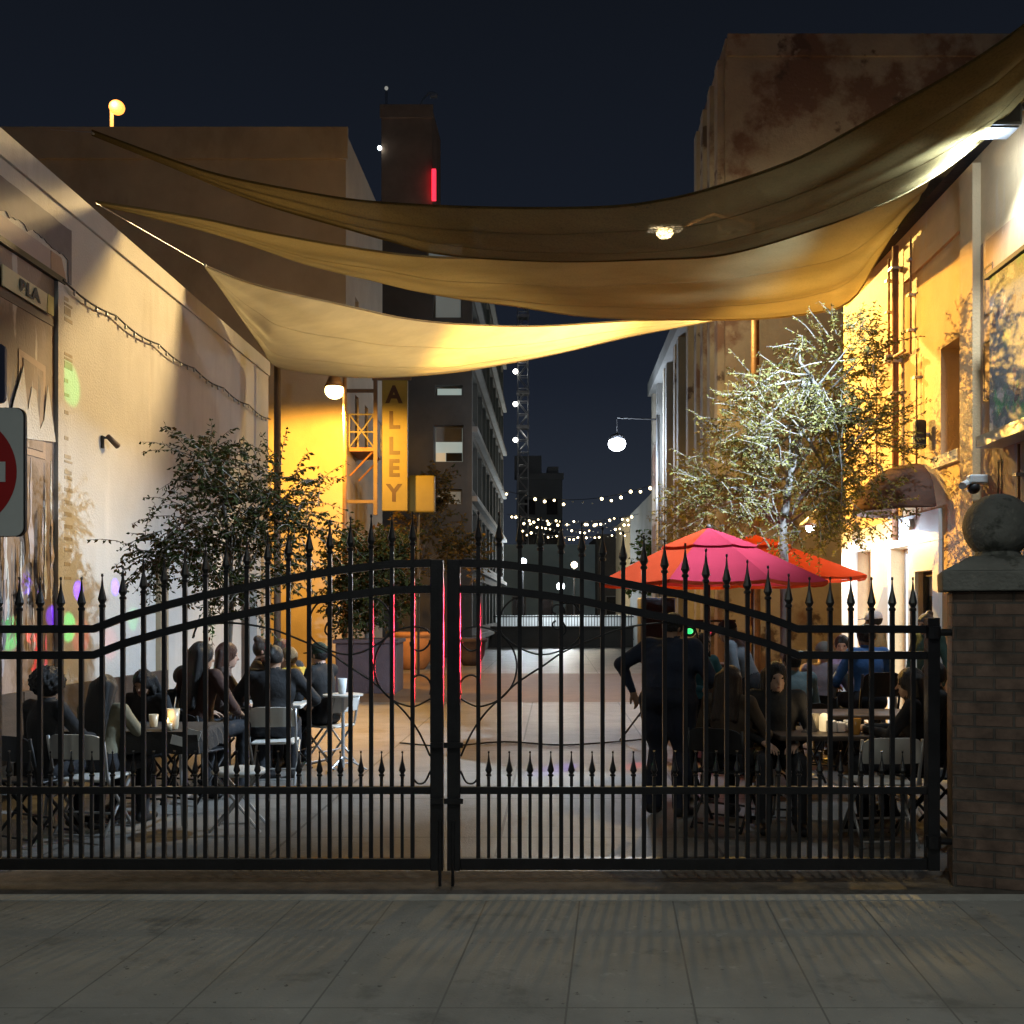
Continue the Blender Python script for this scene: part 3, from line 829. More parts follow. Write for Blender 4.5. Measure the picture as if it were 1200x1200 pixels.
m_ = MB(); m_.tube([(fx0 + 0.3, 70.3, 36), (fx0 + 0.3, 70.3, 37.3)], 0.09); m_.build('antenna', M['galv'], T)
m_ = MB(); m_.tube([(fx1 - 0.9, 70.3, 36), (fx1 - 0.6, 70.3, 36.8), (fx1 - 0.2, 70.3, 37.2), (fx1 + 0.1, 70.3, 37.2)], 0.07); m_.bevelbox((fx1 + 0.1, 70.3, 37.0), (0.5, 0.3, 0.25), 0.03); m_.build('antenna', M['galv'], T)
m_ = MB(); m_.ball((fx0 - 0.1, 69.8, ZV(175, 70)), 0.16, 10, 6); m_.build('beacon', glow('tower_beacon', (0.8, 0.95, 1), 4), T)
m_ = MB(); m_.ball((fx0 + 0.3, 70.3, 37.5), 0.13, 10, 6); m_.build('beacon', glow('dim_beacon', (0.5, 0.5, 0.45), 0.5), T)

# lit shaft between the plastered building and the garage
T = thing('stair_tower', 'narrow dark stair tower with two columns of slit windows behind the ALLEY sign', 'building', (-9, 50, 0))
mb = MB(); tx0 = XU(412, 52); tx1 = XU(470, 52)
sl = [(XU(u - 3, 52) - tx0, XU(u + 3, 52) - tx0, ZV(v + 8, 52), ZV(v - 8, 52)) for u, v in ((430, 282), (445, 282), (445, 335), (430, 362), (445, 362), (430, 310))]
sp_ = body(mb, [(tx0, 52), (tx1, 52), (tx1, 60), (tx0, 60)], -0.01, ZV(262, 52), {0: sl}, 0.2)
mb.build('wall', M['brown'], T)
for o in sl: window(T, sp_[0], o, 0.15, M['concrete'], M['litwin'], 0.04)
T = thing('lantern', 'bright round lantern on the stair tower between the sails', 'lamp', (XU(431, 51), 51, 10))
m_ = MB(); m_.ball((XU(431, 51), 51.0, ZV(338, 51)), 0.21, 14, 10); m_.build('globe', glow('warm_globe', (1, 0.92, 0.72), 10), T, smooth=True)
m_ = MB(); m_.tube([(XU(431, 51), 51.1, ZV(338, 51)), (XU(431, 51), 51.98, ZV(330, 51))], 0.06); m_.build('arm', M['blackpl'], T)

T = thing('hoist_mast', 'thin steel lattice mast of a construction hoist carrying three white work lamps', 'mast', (0.8, 80, 0))
m_ = MB(); xa, xb = XU(607, 80), XU(619, 80)
for x in (xa, xb):
    for y in (80, 80.8): m_.tube([(x, y, 0), (x, y, ZV(352, 80))], 0.05, 5)
z = 1.0; k = 0
while z < ZV(360, 80):
    for y in (80, 80.8):
        m_.tube([(xa, y, z), (xb, y, z)], 0.035, 4); m_.tube([(xa if k % 2 else xb, y, z), (xb if k % 2 else xa, y, z + 1.0)], 0.03, 4)
    z += 1.0; k += 1
for v in (370, 412, 460, 500): m_.box(xa - 0.1, xb + 0.1, 79.9, 80.9, ZV(v, 80) - 0.1, ZV(v, 80) + 0.12)
m_.build('lattice', M['galv'], T)
for v in (436, 474, 516):
    m_ = MB(); m_.ball((XU(604, 80), 79.8, ZV(v, 80)), 0.19, 12, 8); m_.build('work_lamp', glow('work_lamp', (1, 0.96, 0.88), 12), T, smooth=True)
    m_ = MB(); m_.tube([(XU(604, 80), 79.9, ZV(v, 80)), (xa, 80, ZV(v, 80))], 0.05, 5); m_.build('lamp_arm', M['galv'], T)

M['hazegrey'] = mat('far_concrete', (0.20, 0.22, 0.23), 0.9, 0.15, 0.3, 0.1, 6)
M['tealwall'] = mat('far_teal_wall', (0.24, 0.31, 0.33), 0.9, 0.2, 0.25, 0.1, 6)
def far_block(name, label, u0, u1, v, Y, mm_, dep=8, extra=(), wins=0, roofs=()):
    T = thing(name, label, 'building', (XU((u0 + u1) / 2, Y), Y, 0))
    mb = MB(); x0, x1, z = XU(u0, Y), XU(u1, Y), ZV(v, Y)
    ops = []
    if wins:
        n = max(int((x1 - x0) / 2.0), 1)
        for i in range(n):
            for j in range(wins):
                ops.append((0.6 + i * 2.0, 1.7 + i * 2.0, 1.2 + j * 3.0, 2.7 + j * 3.0))
        ops = [o for o in ops if o[1] < x1 - x0 - 0.2 and o[3] < z - 0.3]
    pl_ = body(mb, [(x0, Y), (x1, Y), (x1, Y + dep), (x0, Y + dep)], -0.01, z, {0: ops}, 0.25)
    mb.build('wall', mm_, T)
    m_ = MB(); m_.box(x0 - 0.12, x1 + 0.12, Y - 0.12, Y - 0.002, z - 0.45, z + 0.12); m_.build('cornice', mm_, T)
    for o in ops: window(T, pl_[0], o, 0.2, M['concrete'], M['darkglass'], 0.07)
    for (a, b, vv) in roofs:
        m_ = MB(); m_.box(XU(a, Y), XU(b, Y), Y + 1, Y + 4, z + 0.002, ZV(vv, Y)); m_.build('roof_hut', mm_, T)
    return T
far_block('office_block', 'grey far office block with roof huts under the lattice mast', 606, 659, 556, 92, M['hazegrey'], 10, wins=4, roofs=((603, 635, 532), (642, 655, 545)))
far_block('warehouse', 'low dull teal warehouse across the far street', 590, 700, 640, 76, M['tealwall'], 8, wins=1)
far_block('warehouse', 'darker low warehouse behind the string lights at the far street', 700, 745, 628, 74, M['darkconc'], 8, wins=1)
far_block('shop_house', 'narrow cream lit house at the far end right of the string lights', 733, 742, 608, 64, mat('cream_far', (0.45, 0.38, 0.25), 0.8, 0.1, 1, 0.1, 8), 6, wins=2)
far_block('shop_house', 'narrow pale lit house right next to the cream one at the far end', 753, 769, 598, 66, mat('pale_far', (0.42, 0.42, 0.38), 0.8, 0.1, 1, 0.1, 8), 6, wins=2)

# low wall with railing across the end of the alley
B = thing('low_wall', 'long low grey concrete wall closing the far end of the alley', 'wall', (2, 46.5, 0))
m_ = MB(); m_.box(XU(556, 46.5), XU(742, 46.5), 46.4, 46.8, -0.01, 0.86); m_.build('wall', M['darkconc'], B)
m_ = MB(); m_.box(XU(555, 46.5), XU(743, 46.5), 46.33, 46.87, 0.862, 0.94); m_.build('coping', M['darkconc'], B)
B = thing('railing_fence', 'long thin dark railing fence standing along the bright far street', 'fence', (2, 49, 0))
for k, yy in enumerate((50.0,)):
    x0, x1 = XU(560, yy), XU(760, yy)
    m_ = MB(); m_.box(x0, x1, yy - .02, yy + .02, 1.32, 1.38); m_.box(x0, x1, yy - .02, yy + .02, 0.22, 0.28); m_.build('rail', M['blackpl'], B)
    nn = 60
    for i in range(nn + 1):
        x = x0 + (x1 - x0) * i / nn
        m_ = MB(); m_.box(x - .016, x + .016, yy - .021, yy + .021, 0.0, 1.46); m_.build('picket', M['blackpl'], B)
B = thing('white_wall', 'bright white low wall lit by a lamp beyond the railing', 'wall', (2, 52, 0))
m_ = MB(); m_.box(XU(565, 52), XU(765, 52), 52, 52.3, -0.01, 1.40); m_.build('wall', M['white'], B)

# parked cars on the far street
def car(label, cx, cy, col, rot=0.0):
    T = thing('parked_car', label, 'car', (0, 0, 0), 'cars on the far street')
    prof = [(-2.2, .35), (-2.25, .62), (-2.1, .86), (-1.35, .95), (-0.75, 1.38), (0.55, 1.42), (1.2, .98), (2.0, .86), (2.22, .62), (2.2, .33)]
    n = len(prof)
    def shell(ins, prof_, w0):
        m2 = MB(); vs = []
        for s in (-1, 1):
            for (x, z) in prof_:
                w_ = w0 - (0.16 if z > 1.1 else 0)
                vs.append((x, s * w_, z))
        k = len(prof_)
        m2.add(vs, [tuple(range(k)), tuple(range(k, 2 * k))[::-1]] + [(i, i + k, (i + 1) % k + k, (i + 1) % k) for i in range(k)])
        return m2
    bd = shell(0, prof, 0.86).build('body', mat('car_paint', col, 0.25, 0.05, 2, 0, 30, metal=0.3), T, bevel=0.03)
    m2 = MB()
    for s in (-1, 1):
        m2.add([(-1.15, s * 0.80, .98), (-0.7, s * 0.712, 1.32), (0.5, s * 0.712, 1.34), (0.98, s * 0.80, 1.0)], [(0, 1, 2, 3)] if s < 0 else [(3, 2, 1, 0)])
        for i in range(4): m2.v[-4 + i] = (m2.v[-4 + i][0], m2.v[-4 + i][1] + s * 0.07, m2.v[-4 + i][2])
    m2.build('side_window', M['darkglass'], T)
    for x in (-1.4, 1.35):
        for s in (-1, 1):
            m2 = MB(); m2.tube([(x, s * 0.72, 0.32), (x, s * 0.90, 0.32)], 0.32, 20); wo_ = m2.build('wheel', M['blackpl'], T)
            m2 = MB(); m2.tube([(x, s * 0.88, 0.32), (x, s * 0.915, 0.32)], 0.19, 14); m2.build('rim', M['galv'], wo_)
    for s in (-1, 1):
        m2 = MB(); m2.bevelbox((-2.2, s * 0.62, 0.70), (0.12, 0.28, 0.14), 0.02); m2.build('headlight', glow('parked_headlight', (0.9, 0.95, 1), 0.5), T)
        m2 = MB(); m2.bevelbox((2.17, s * 0.62, 0.74), (0.12, 0.26, 0.14), 0.02); m2.build('taillight', mat('tail_red', (0.4, 0.02, 0.02), 0.3, 0, 3, 0), T)
    T.location = (cx, cy, 0.0); T.rotation_euler = (0, 0, rot)
    return T
car('dark sedan parked left of centre beyond the far railing', XU(668, 57), 57, (0.03, 0.03, 0.035))
car('silver car parked behind the red parasol edge on the far street', XU(725, 58.5), 58.5, (0.25, 0.25, 0.26), math.pi)

# ================================================================ TALL RIGHT BUILDING
T = thing('peeling_building', 'tall windowless building with peeling plaster and brick patches on the right', 'building', (8, 24, 0))
mb = MB()
body(mb, [(4.586, 22), (14, 22), (14, 26.2), (3.67 + 26.2 / 24, 26.2)], -0.01, 13.95, {})
mb.build('wall', M['peel'], T)
m_ = MB(); m_.box(4.62, 14, 21.93, 21.998, 13.55, 14.02); m_.build('cornice', M['peel'], T)
for k, y in enumerate((22.2, 23.3, 24.4, 25.5)):
    m_ = MB(); x = 3.67 + y / 24
    m_.prism([(x - 0.14, y), (x + 0.05, y), (x + 0.07, y + 0.45), (x - 0.12, y + 0.45)], 0, 13.6); m_.build('pilaster', M['peel'], T)
T = thing('pillared_building', 'grey building with tall pilasters along the right side of the far alley', 'building', (6, 31, 0))
mb = MB()
hl = []
for k in range(6):
    for j in range(3): hl.append((0.7 + k * 1.65, 1.7 + k * 1.65, 1.0 + j * 2.9, 3.0 + j * 2.9))
pb = body(mb, [(xR(36.6, 3.67), 36.6), (xR(26.3, 3.67), 26.3), (14, 26.3), (14, 36.6)], -0.01, 9.6, {0: hl}, 0.3)
mb.build('wall', M['concrete'], T)
for o in hl: window(T, pb[0], o, 0.25, M['white'], M['darkglass'], 0.06, (2, 3))
for k, y in enumerate((26.5, 28.6, 29.4, 31.6, 32.3, 34.4, 36.1)):
    x = xR(y, 3.67)
    m_ = MB(); m_.prism([(x - 0.22, y), (x - 0.004, y), (x + 0.01, y + 0.42), (x - 0.20, y + 0.42)], 0, 9.3); m_.build('pilaster', M['concrete'] if k % 2 else M['peel'], T)
m_ = MB(); s = pb[0](0, 10.3, 9.3, 9.75, -0.35, 0.34); m_.add(s.v, s.f); m_.build('cornice', M['concrete'], T)
T = thing('end_building', 'low dark building past the pillared one at the right end of the alley', 'building', (9, 50, 0))
mb = MB(); body(mb, [(XU(771, 40), 40), (12, 40), (12, 52), (XU(771, 40) + .3, 52)], -0.01, 6.5, {}); mb.build('wall', M['concrete'], T)
m_ = MB(); m_.box(XU(771, 40) - .1, 12, 39.9, 39.998, 6.1, 6.6); m_.build('cornice', M['concrete'], T)

# ================================================================ LAMPS
# sodium globe lamp, left
SY = 23.0
B = thing('street_lamp', 'street lamp with shaded glowing orange globe in front of the yellow lit wall', 'street lamp', (XU(404, SY), SY, 0))
px_, pz = XU(404, SY), ZV(436, SY)
m_ = MB(); m_.tube([(px_, SY, 0), (px_, SY, 3), (px_, SY, pz + 0.15)], [0.07, 0.055, 0.045], 12); m_.build('pole', M['copper'], B, smooth=True)
hx = XU(392, SY); hz = ZV(458, SY)
m_ = MB(); m_.tube([(px_, SY, pz + 0.10), (hx, SY, pz + 0.14), (hx, SY, hz + 0.3)], 0.022); m_.build('arm', M['copper'], B)
m_ = MB(); m_.lathe([(0.23, 0.08), (0.17, 0.20), (0.13, 0.30), (0.04, 0.36)], (hx, SY, hz), 20); m_.build('lamp_shade', M['copper'], B, smooth=True)
m_ = MB(); m_.ball((hx, SY, hz), 0.215, 24, 14, 0.85); gl_ = m_.build('globe', glow('sodium_globe', (1, 0.72, 0.25), 14), B, smooth=True)
gl_.visible_shadow = True
spot('sodium_lamp_light', (hx, SY, hz - 0.36), (hx, SY + 2, 0), 2600, SODIUM, 172, 0.25, 0.12)
spot('sodium_lamp_beam', (hx + 0.25, SY - 0.1, hz - 0.30), (5.25, 12.5, 4.2), 22000, (1.0, 0.52, 0.09), 42, 0.5, 0.10)
# tall sodium lamp on the right, seen glowing through the upper sail
B = thing('street_lamp', 'tall brown street lamp post beyond the orange wall with lamp head over the sails', 'street lamp', (XU(885, 20), 20, 0))
px_ = XU(885, 20); lx, lz = XU(779, 20.3), ZV(274, 20.3)
m_ = MB(); m_.tube([(px_, 20, 0), (px_, 20, 5), (px_, 20, 9.3)], [0.11, 0.09, 0.07], 12); m_.build('pole', M['copper'], B, smooth=True)
m_ = MB(); m_.tube([(px_, 20, 9.25), (px_ - 0.8, 20.1, 9.45), (lx + 0.3, 20.3, lz + 0.12)], 0.04); m_.build('arm', M['copper'], B)
m_ = MB(); m_.bevelbox((lx, 20.3, lz + 0.12), (0.72, 0.3, 0.12), 0.04); m_.build('lamp_head', M['galv'], B)
m_ = MB(); m_.ball((lx, 20.3, lz + 0.01), 0.17, 16, 10, 0.6); m_.build('lens', glow('sodium_lens', (1, 0.72, 0.3), 30), B, smooth=True)
spot('tall_lamp_light', (lx, 20.3, lz - 0.14), (-0.5, 17.5, 0.0), 1100, (1.0, 0.62, 0.17), 150, 0.35, 0.10)
spot('wall_fill_beam', (lx, 20.3, lz - 0.16), (-4.7, 12.0, 3.0), 9500, (1.0, 0.69, 0.31), 40, 0.6, 0.6)  # extra spot added to warm the left wall, not the lamp's own light
spot('wall_fill_beam', (lx, 20.3, lz - 0.16), (5.3, 13.2, 3.8), 9000, (1.0, 0.62, 0.15), 40, 0.5, 0.10)  # extra spot added to brighten the right wall
point('tall_lamp_glow', (lx, 20.1, lz - 0.3), 230, (1.0, 0.74, 0.40), 0.12)
# roof lamp, top left
B = thing('roof_lamp', 'bright orange lamp on a short post standing on the roof at top left', 'lamp', (XU(131, 28), 28, 13.8))
x = XU(131, 28)
m_ = MB(); m_.tube([(x, 28, 13.81), (x, 28, ZV(124, 28))], 0.05, 10); m_.build('pole', glow('pole_glow', (1, 0.40, 0.08), 1.6), B)  # the pole itself emits, imitating lamp light falling on it
m_ = MB(); m_.ball((XU(137, 28), 28, ZV(126, 28)), 0.21, 18, 12, 0.9); m_.build('globe', glow('orange_globe', (1, 0.30, 0.05), 2.8), B, smooth=True)
m_ = MB(); m_.tube([(x, 28, ZV(124, 28)), (XU(137, 28), 28, ZV(120, 28))], 0.03); m_.build('arm', M['copper'], B)
point('roof_light', (XU(137, 28), 27.7, ZV(126, 28)), 90, (1, 0.42, 0.10), 0.2)
# blue white globe lamp on the right
B = thing('street_lamp', 'tall lamp post with white glowing globe hanging over the far alley', 'street lamp', (XU(771, 34), 34, 0))
px_ = XU(771, 34); gx, gz = XU(723, 34), ZV(520, 34)
m_ = MB(); m_.tube([(px_, 34, 0), (px_, 34, 8.15)], [0.09, 0.06], 12); m_.build('pole', M['galv'], B, smooth=True)
m_ = MB(); m_.tube([(px_, 34, 8.0), (gx, 34, 8.05), (gx, 34, gz + 0.3)], 0.028); m_.build('arm', M['blackpl'], B)
m_ = MB(); m_.lathe([(0.3, 0.12), (0.2, 0.28), (0.05, 0.34)], (gx, 34, gz), 18); m_.build('lamp_shade', M['blackpl'], B, smooth=True)
m_ = MB(); m_.ball((gx, 34, gz), 0.29, 24, 14, 0.85); m_.build('globe', glow('white_globe', (0.86, 0.90, 1), 22), B, smooth=True)
point('white_globe_light', (gx, 33.6, gz - 0.1), 850, (0.72, 0.84, 1), 0.3)
# lamps of the far street
for (u, v, Y, c, e_, pw, lab) in ((657, 687, 50.9, (0.85, 0.94, 1), 14, 170, 'low white street lamp beyond the far railing'),
                         (613, 658, 60, (0.8, 0.92, 1), 12, 420, 'bluish lamp on a thin post left of the string lights'),
                         (673, 662, 62, (1, 0.8, 0.5), 9, 160, 'warm yellow lamp on a post under the string lights'),
                         (746, 606, 58, (1, 0.85, 0.62), 16, 260, 'bright cream lamp beside the narrow cream house'),
                         (512, 688, 54, (0.9, 0.97, 1), 9, 120, 'small white lamp behind the big pot in the distance')):
    x, z = XU(u, Y), ZV(v, Y)
    B = thing('street_lamp', lab, 'street lamp', (x, Y, 0))
    m_ = MB(); m_.tube([(x, Y + .12, 0), (x, Y + .12, z + 0.2)], 0.05, 8); m_.build('pole', M['blackpl'], B)
    m_ = MB(); m_.ball((x, Y, z), 0.20, 14, 8); m_.build('globe', glow('far_globe', c, e_), B, smooth=True)
    point('far_lamp_light', (x, Y - 0.4, z), pw * 3.2, c, 0.2)

# string lights across the far alley
rs = random.Random(9)
strings = [(42.5, 6.45, 'nearest'), (47.5, 5.9, 'second'), (52, 6.35, 'third'), (57, 6.35, 'fourth'), (62, 6.3, 'farthest')]
warm_bulb = glow('string_bulb', (1, 0.78, 0.42), 9)
dim_bulb = mat('unlit_bulb', (0.3, 0.28, 0.25), 0.2, 0.1, 5, 0)
for i, (Y, z, nm) in enumerate(strings):
    x0, x1 = xL(Y, -2.2), XU(768, Y)
    lab = {'nearest': 'highest string of warm bulbs across the far alley', 'second': 'slack sagging string of warm bulbs below the highest one', 'third': 'string of warm bulbs in the middle of the row of strings',
           'fourth': 'second lowest string of warm bulbs over the far street', 'farthest': 'lowest string of warm bulbs, the farthest over the street'}[nm]
    B = thing('string_lights', lab, 'string lights', (x0, Y, z), 'string lights over the far alley')
    pts = []
    for k in range(33):
        t = k / 32
        pts.append(Vector((x0 + (x1 - x0) * t, Y + 0.4 * math.sin(t * 3), z + 0.35 - 0.5 * 4 * t * (1 - t) + 0.25 * (t - .5))))
    m_ = MB(); m_.tube(pts, 0.012, 4); m_.build('cable', M['blackpl'], B)
    for k in range(1, 32, 1 + (i < 2)):
        lit = rs.random() < 0.5
        m_ = MB(); m_.ball(pts[k] + Vector((0, 0, -0.10 + rs.uniform(-.12, .12))), rs.uniform(0.045, 0.07) if lit else 0.04, 8, 6); m_.build('bulb', warm_bulb if lit else dim_bulb, B, smooth=True)

# traffic sign at the left edge
B = thing('no_entry_sign', 'white square road sign with red disc and white bar at the left edge', 'road sign', (XU(-48, 6.0), 5.9, 0))
cx, cz, Ys = XU(-48, 5.9), ZV(553, 5.9), 5.9
def rsq(cx, cz, hw, hh, r, y0, y1):
    pts = []
    for (sx2, sz2, a0) in ((1, 1, 0), (-1, 1, 90), (-1, -1, 180), (1, -1, 270)):
        for k in range(7):
            a = R(a0 + 15 * k); pts.append((cx + sx2 * (hw - r) + r * math.cos(a), cz + sz2 * (hh - r) + r * math.sin(a)))
    n = len(pts); mm = MB()
    mm.add([(x, y0, z) for x, z in pts] + [(x, y1, z) for x, z in pts], [tuple(range(n))[::1], tuple(range(n, 2 * n))[::-1]] + [((i + 1) % n, i, i + n, (i + 1) % n + n) for i in range(n)])
    return mm
M['signwhite'] = mat('sign_white', (0.62, 0.66, 0.66), 0.35, 0.08, 3, 0.02, 30)
M['signredp'] = mat('sign_red', (0.42, 0.015, 0.015), 0.35, 0.1, 3, 0.02, 30)
rsq(cx, cz, 0.369, 0.369, 0.05, 5.900, 5.906).build('panel', M['signwhite'], B)
rsq(cx + .006, cz, 0.372, 0.372, 0.052, 5.9075, 5.93).build('back', M['blackpl'], B)
m_ = MB(); m_.tube([(cx, 5.8965, cz), (cx, 5.8995, cz)], 0.333, 64); m_.build('disc', M['signredp'], B)
m_ = MB(); m_.box(cx - 0.27, cx + 0.27, 5.892, 5.896, cz - 0.058, cz + 0.058); m_.build('bar', M['signwhite'], B)
m_ = MB(); m_.box(cx - .03, cx + .03, 5.932, 5.98, 0, 3.0); m_.build('post', M['galv'], B)
B = thing('blue_sign', 'dark blue sign edge just above the red and white road sign', 'road sign', (cx, 5.93, 2.8))
rsq(cx + 0.02, ZV(437, 5.9), 0.24, 0.17, 0.03, 5.9075, 5.93).build('panel', mat('sign_navy', (0.015, 0.02, 0.07), 0.4, 0.1, 3, 0, 30), B)

# ================================================================ SHADE SAILS
def crom(P_, n):
    """resample a list of vectors, monotone in x-key, by Catmull-Rom"""
    keys = [p[0] for p in P_]
    out = []
    for i in range(n):
        t = keys[0] + (keys[-1] - keys[0]) * i / (n - 1)
        k = 0
        while k < len(keys) - 2 and t > keys[k + 1]: k += 1
        f = (t - keys[k]) / (keys[k + 1] - keys[k])
        a, b, c, d = P_[max(k - 1, 0)][1], P_[k][1], P_[k + 1][1], P_[min(k + 2, len(P_) - 1)][1]
        out.append(0.5 * ((2 * b) + (c - a) * f + (2 * a - 5 * b + 4 * c - d) * f * f + (3 * b - a - 3 * c + d) * f ** 3))
    return out
def lerpkey(K, u):
    for i in range(len(K) - 1):
        if u <= K[i + 1][0]: 
            f = (u - K[i][0]) / (K[i + 1][0] - K[i][0]); return K[i][1] + f * (K[i + 1][1] - K[i][1])
    return K[-1][1]
def sail(label, top, tk, bot, bk, mm_, belly=0.12, ropes=(), wr=1.0, seed=1):
    B = thing('shade_sail', label, 'shade sail', tuple(P(*top[0], lerpkey(tk, top[0][0]))), 'shade sails over the alley')
    n, m = 110, 26
    T_ = crom([(u, P(u, v, lerpkey(tk, u))) for u, v in top], n)
    B_ = crom([(u, P(u, v, lerpkey(bk, u))) for u, v in bot], n)
    rr = random.Random(seed)
    ph = [rr.uniform(0, 6.28) for _ in range(12)]
    vs, fs = [], []
    for i in range(n):
        t = i / (n - 1)
        for j in range(m):
            s = j / (m - 1)
            p = T_[i].lerp(B_[i], s)
            bz = -belly * 4 * s * (1 - s)
            ww = (T_[i] - B_[i]).length
            # folds that run out of the corners
            f1 = math.sin(s * 21 + ph[0] + 2 * math.sin(t * 3 + ph[1])) * (math.exp(-t * 5) + math.exp(-(1 - t) * 5)) * 0.045
            f2 = math.sin(s * 34 + ph[2]) * (math.exp(-t * 9) + math.exp(-(1 - t) * 9)) * 0.03
            f3 = 0.014 * math.sin(t * 17 + s * 7 + ph[3]) + 0.009 * math.sin(t * 41 - s * 13 + ph[4])
            k = wr * min(ww, 1.0) * math.sin(math.pi * min(max(s, .02), .98)) ** 0.5
            vs.append((p.x, p.y, p.z + (bz + (f1 + f2 + f3) * k) * min(ww / 1.5, 1)))
    for i in range(n - 1):
        for j in range(m - 1):
            a = i * m + j
            fs.append((a, a + 1, a + m + 1, a + m))
    mb = MB(); mb.add(vs, fs)
    o = mb.build('canopy', mm_, B, smooth=True)
    hm = MB()
    hm.tube([Vector(v) for v in T_], 0.014, 6); hm.tube([Vector(v) for v in B_], 0.014, 6)
    hm.build('hem', mm_, B, smooth=True)
    for j in (m // 3, 2 * m // 3):
        sm = MB(); sm.tube([Vector(vs[i * m + j]) + Vector((0, 0, -0.001)) for i in range(n)], 0.0028, 4); sm.build('seam', mm_, B, smooth=True)
    for r_ in ropes:
        q = MB(); q.tube([P(*r_[0]), P(*r_[1])], 0.006, 5); q.build('rope', M['galv'], B)
        q = MB(); q.ball(P(*r_[0]), 0.03, 8, 6); q.build('ring', M['galv'], B)
    return B
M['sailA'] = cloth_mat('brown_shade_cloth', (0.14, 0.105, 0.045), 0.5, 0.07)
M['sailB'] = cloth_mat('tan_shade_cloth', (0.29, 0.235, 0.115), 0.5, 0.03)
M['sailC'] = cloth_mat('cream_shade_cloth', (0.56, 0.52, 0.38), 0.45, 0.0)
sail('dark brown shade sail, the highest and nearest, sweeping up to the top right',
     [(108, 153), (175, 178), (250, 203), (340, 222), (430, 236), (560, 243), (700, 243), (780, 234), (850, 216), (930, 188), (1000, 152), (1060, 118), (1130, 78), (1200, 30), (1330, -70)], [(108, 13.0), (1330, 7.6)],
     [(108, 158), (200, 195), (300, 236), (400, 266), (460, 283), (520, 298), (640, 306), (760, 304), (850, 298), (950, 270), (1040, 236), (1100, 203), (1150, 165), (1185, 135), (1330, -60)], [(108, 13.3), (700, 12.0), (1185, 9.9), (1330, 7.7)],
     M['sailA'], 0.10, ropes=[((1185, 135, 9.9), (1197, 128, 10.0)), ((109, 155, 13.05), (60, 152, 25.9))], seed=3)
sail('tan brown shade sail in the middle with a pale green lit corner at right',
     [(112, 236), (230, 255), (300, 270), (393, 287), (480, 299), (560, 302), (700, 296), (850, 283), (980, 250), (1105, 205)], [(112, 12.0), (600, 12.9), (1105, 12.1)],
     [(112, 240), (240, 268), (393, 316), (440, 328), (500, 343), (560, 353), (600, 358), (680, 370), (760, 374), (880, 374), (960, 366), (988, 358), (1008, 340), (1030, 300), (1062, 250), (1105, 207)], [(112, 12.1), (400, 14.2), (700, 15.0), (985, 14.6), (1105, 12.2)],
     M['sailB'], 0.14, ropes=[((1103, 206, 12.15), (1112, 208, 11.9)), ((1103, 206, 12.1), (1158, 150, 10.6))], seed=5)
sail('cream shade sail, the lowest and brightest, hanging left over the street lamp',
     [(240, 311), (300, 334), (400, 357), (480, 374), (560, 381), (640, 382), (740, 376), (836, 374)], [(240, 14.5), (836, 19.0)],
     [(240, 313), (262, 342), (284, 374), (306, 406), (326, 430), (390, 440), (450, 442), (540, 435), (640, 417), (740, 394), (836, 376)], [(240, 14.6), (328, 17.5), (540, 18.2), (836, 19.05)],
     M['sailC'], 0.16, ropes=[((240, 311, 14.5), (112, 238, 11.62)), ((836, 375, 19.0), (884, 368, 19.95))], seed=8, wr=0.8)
B = thing('sail_post', 'slim dark steel post holding the lower left corner of the cream sail', 'post', (XU(325, 17.9), 17.9, 0))
m_ = MB(); m_.tube([(XU(325, 17.9), 17.9, 0), (XU(325, 17.9), 17.9, ZV(420, 17.9))], 0.062, 12); m_.build('pole', M['frame_dark'], B, smooth=True)
m_ = MB(); m_.box(XU(325, 17.9) - .13, XU(325, 17.9) + .13, 17.77, 18.03, 0.0, 0.02); m_.build('base_plate', M['frame_dark'], B)

# ================================================================ GATE
GS, GY, GX = 6.25 / 1200.0, 6.25, -0.406
def gz(v): return EYE + (HV - v) * GS
RAIL = [(2, 659.5), (16, 660), (60, 661), (118, 667.5), (161, 674), (205, 683), (280, 697.5), (327, 709.5), (378, 724), (412, 737), (580, 737.5)]
def railv(du):
    for i in range(len(RAIL) - 1):
        if du <= RAIL[i + 1][0]:
            f = (du - RAIL[i][0]) / (RAIL[i + 1][0] - RAIL[i][0]); return RAIL[i][1] + f * (RAIL[i + 1][1] - RAIL[i][1])
    return RAIL[-1][1]
def spear(mb, x, y, z, h, w_):
    """square shouldered spear finial with a small ball tip"""
    prof = [(0.55 * w_, 0.0), (0.80 * w_, 0.02 * h), (0.80 * w_, 0.08 * h), (0.5 * w_, 0.12 * h), (1.0 * w_, 0.24 * h), (0.72 * w_, 0.40 * h), (0.36 * w_, 0.60 * h), (0.17 * w_, 0.82 * h), (0.12 * w_, 0.90 * h),
            (0.26 * w_, 0.925 * h), (0.30 * w_, 0.955 * h), (0.20 * w_, 0.985 * h), (0.01, h)]
    n0 = len(mb.v)
    mb.lathe([(max(r, 0.0005), zz) for r, zz in prof], (x, y, z), 8)
def spiral(cx, cv, r0, r1, a0, a1, n=26):
    return [(cx + (r0 + (r1 - r0) * i / n) * math.cos(a0 + (a1 - a0) * i / n), cv - (r0 + (r1 - r0) * i / n) * math.sin(a0 + (a1 - a0) * i / n)) for i in range(n + 1)]
def smooth_pts(pts, n=4):
    pr = [(float(i), Vector((p[0], p[1], 0))) for i, p in enumerate(pts)]
    return [(q.x, q.y) for q in crom(pr, (len(pts) - 1) * n + 1)]
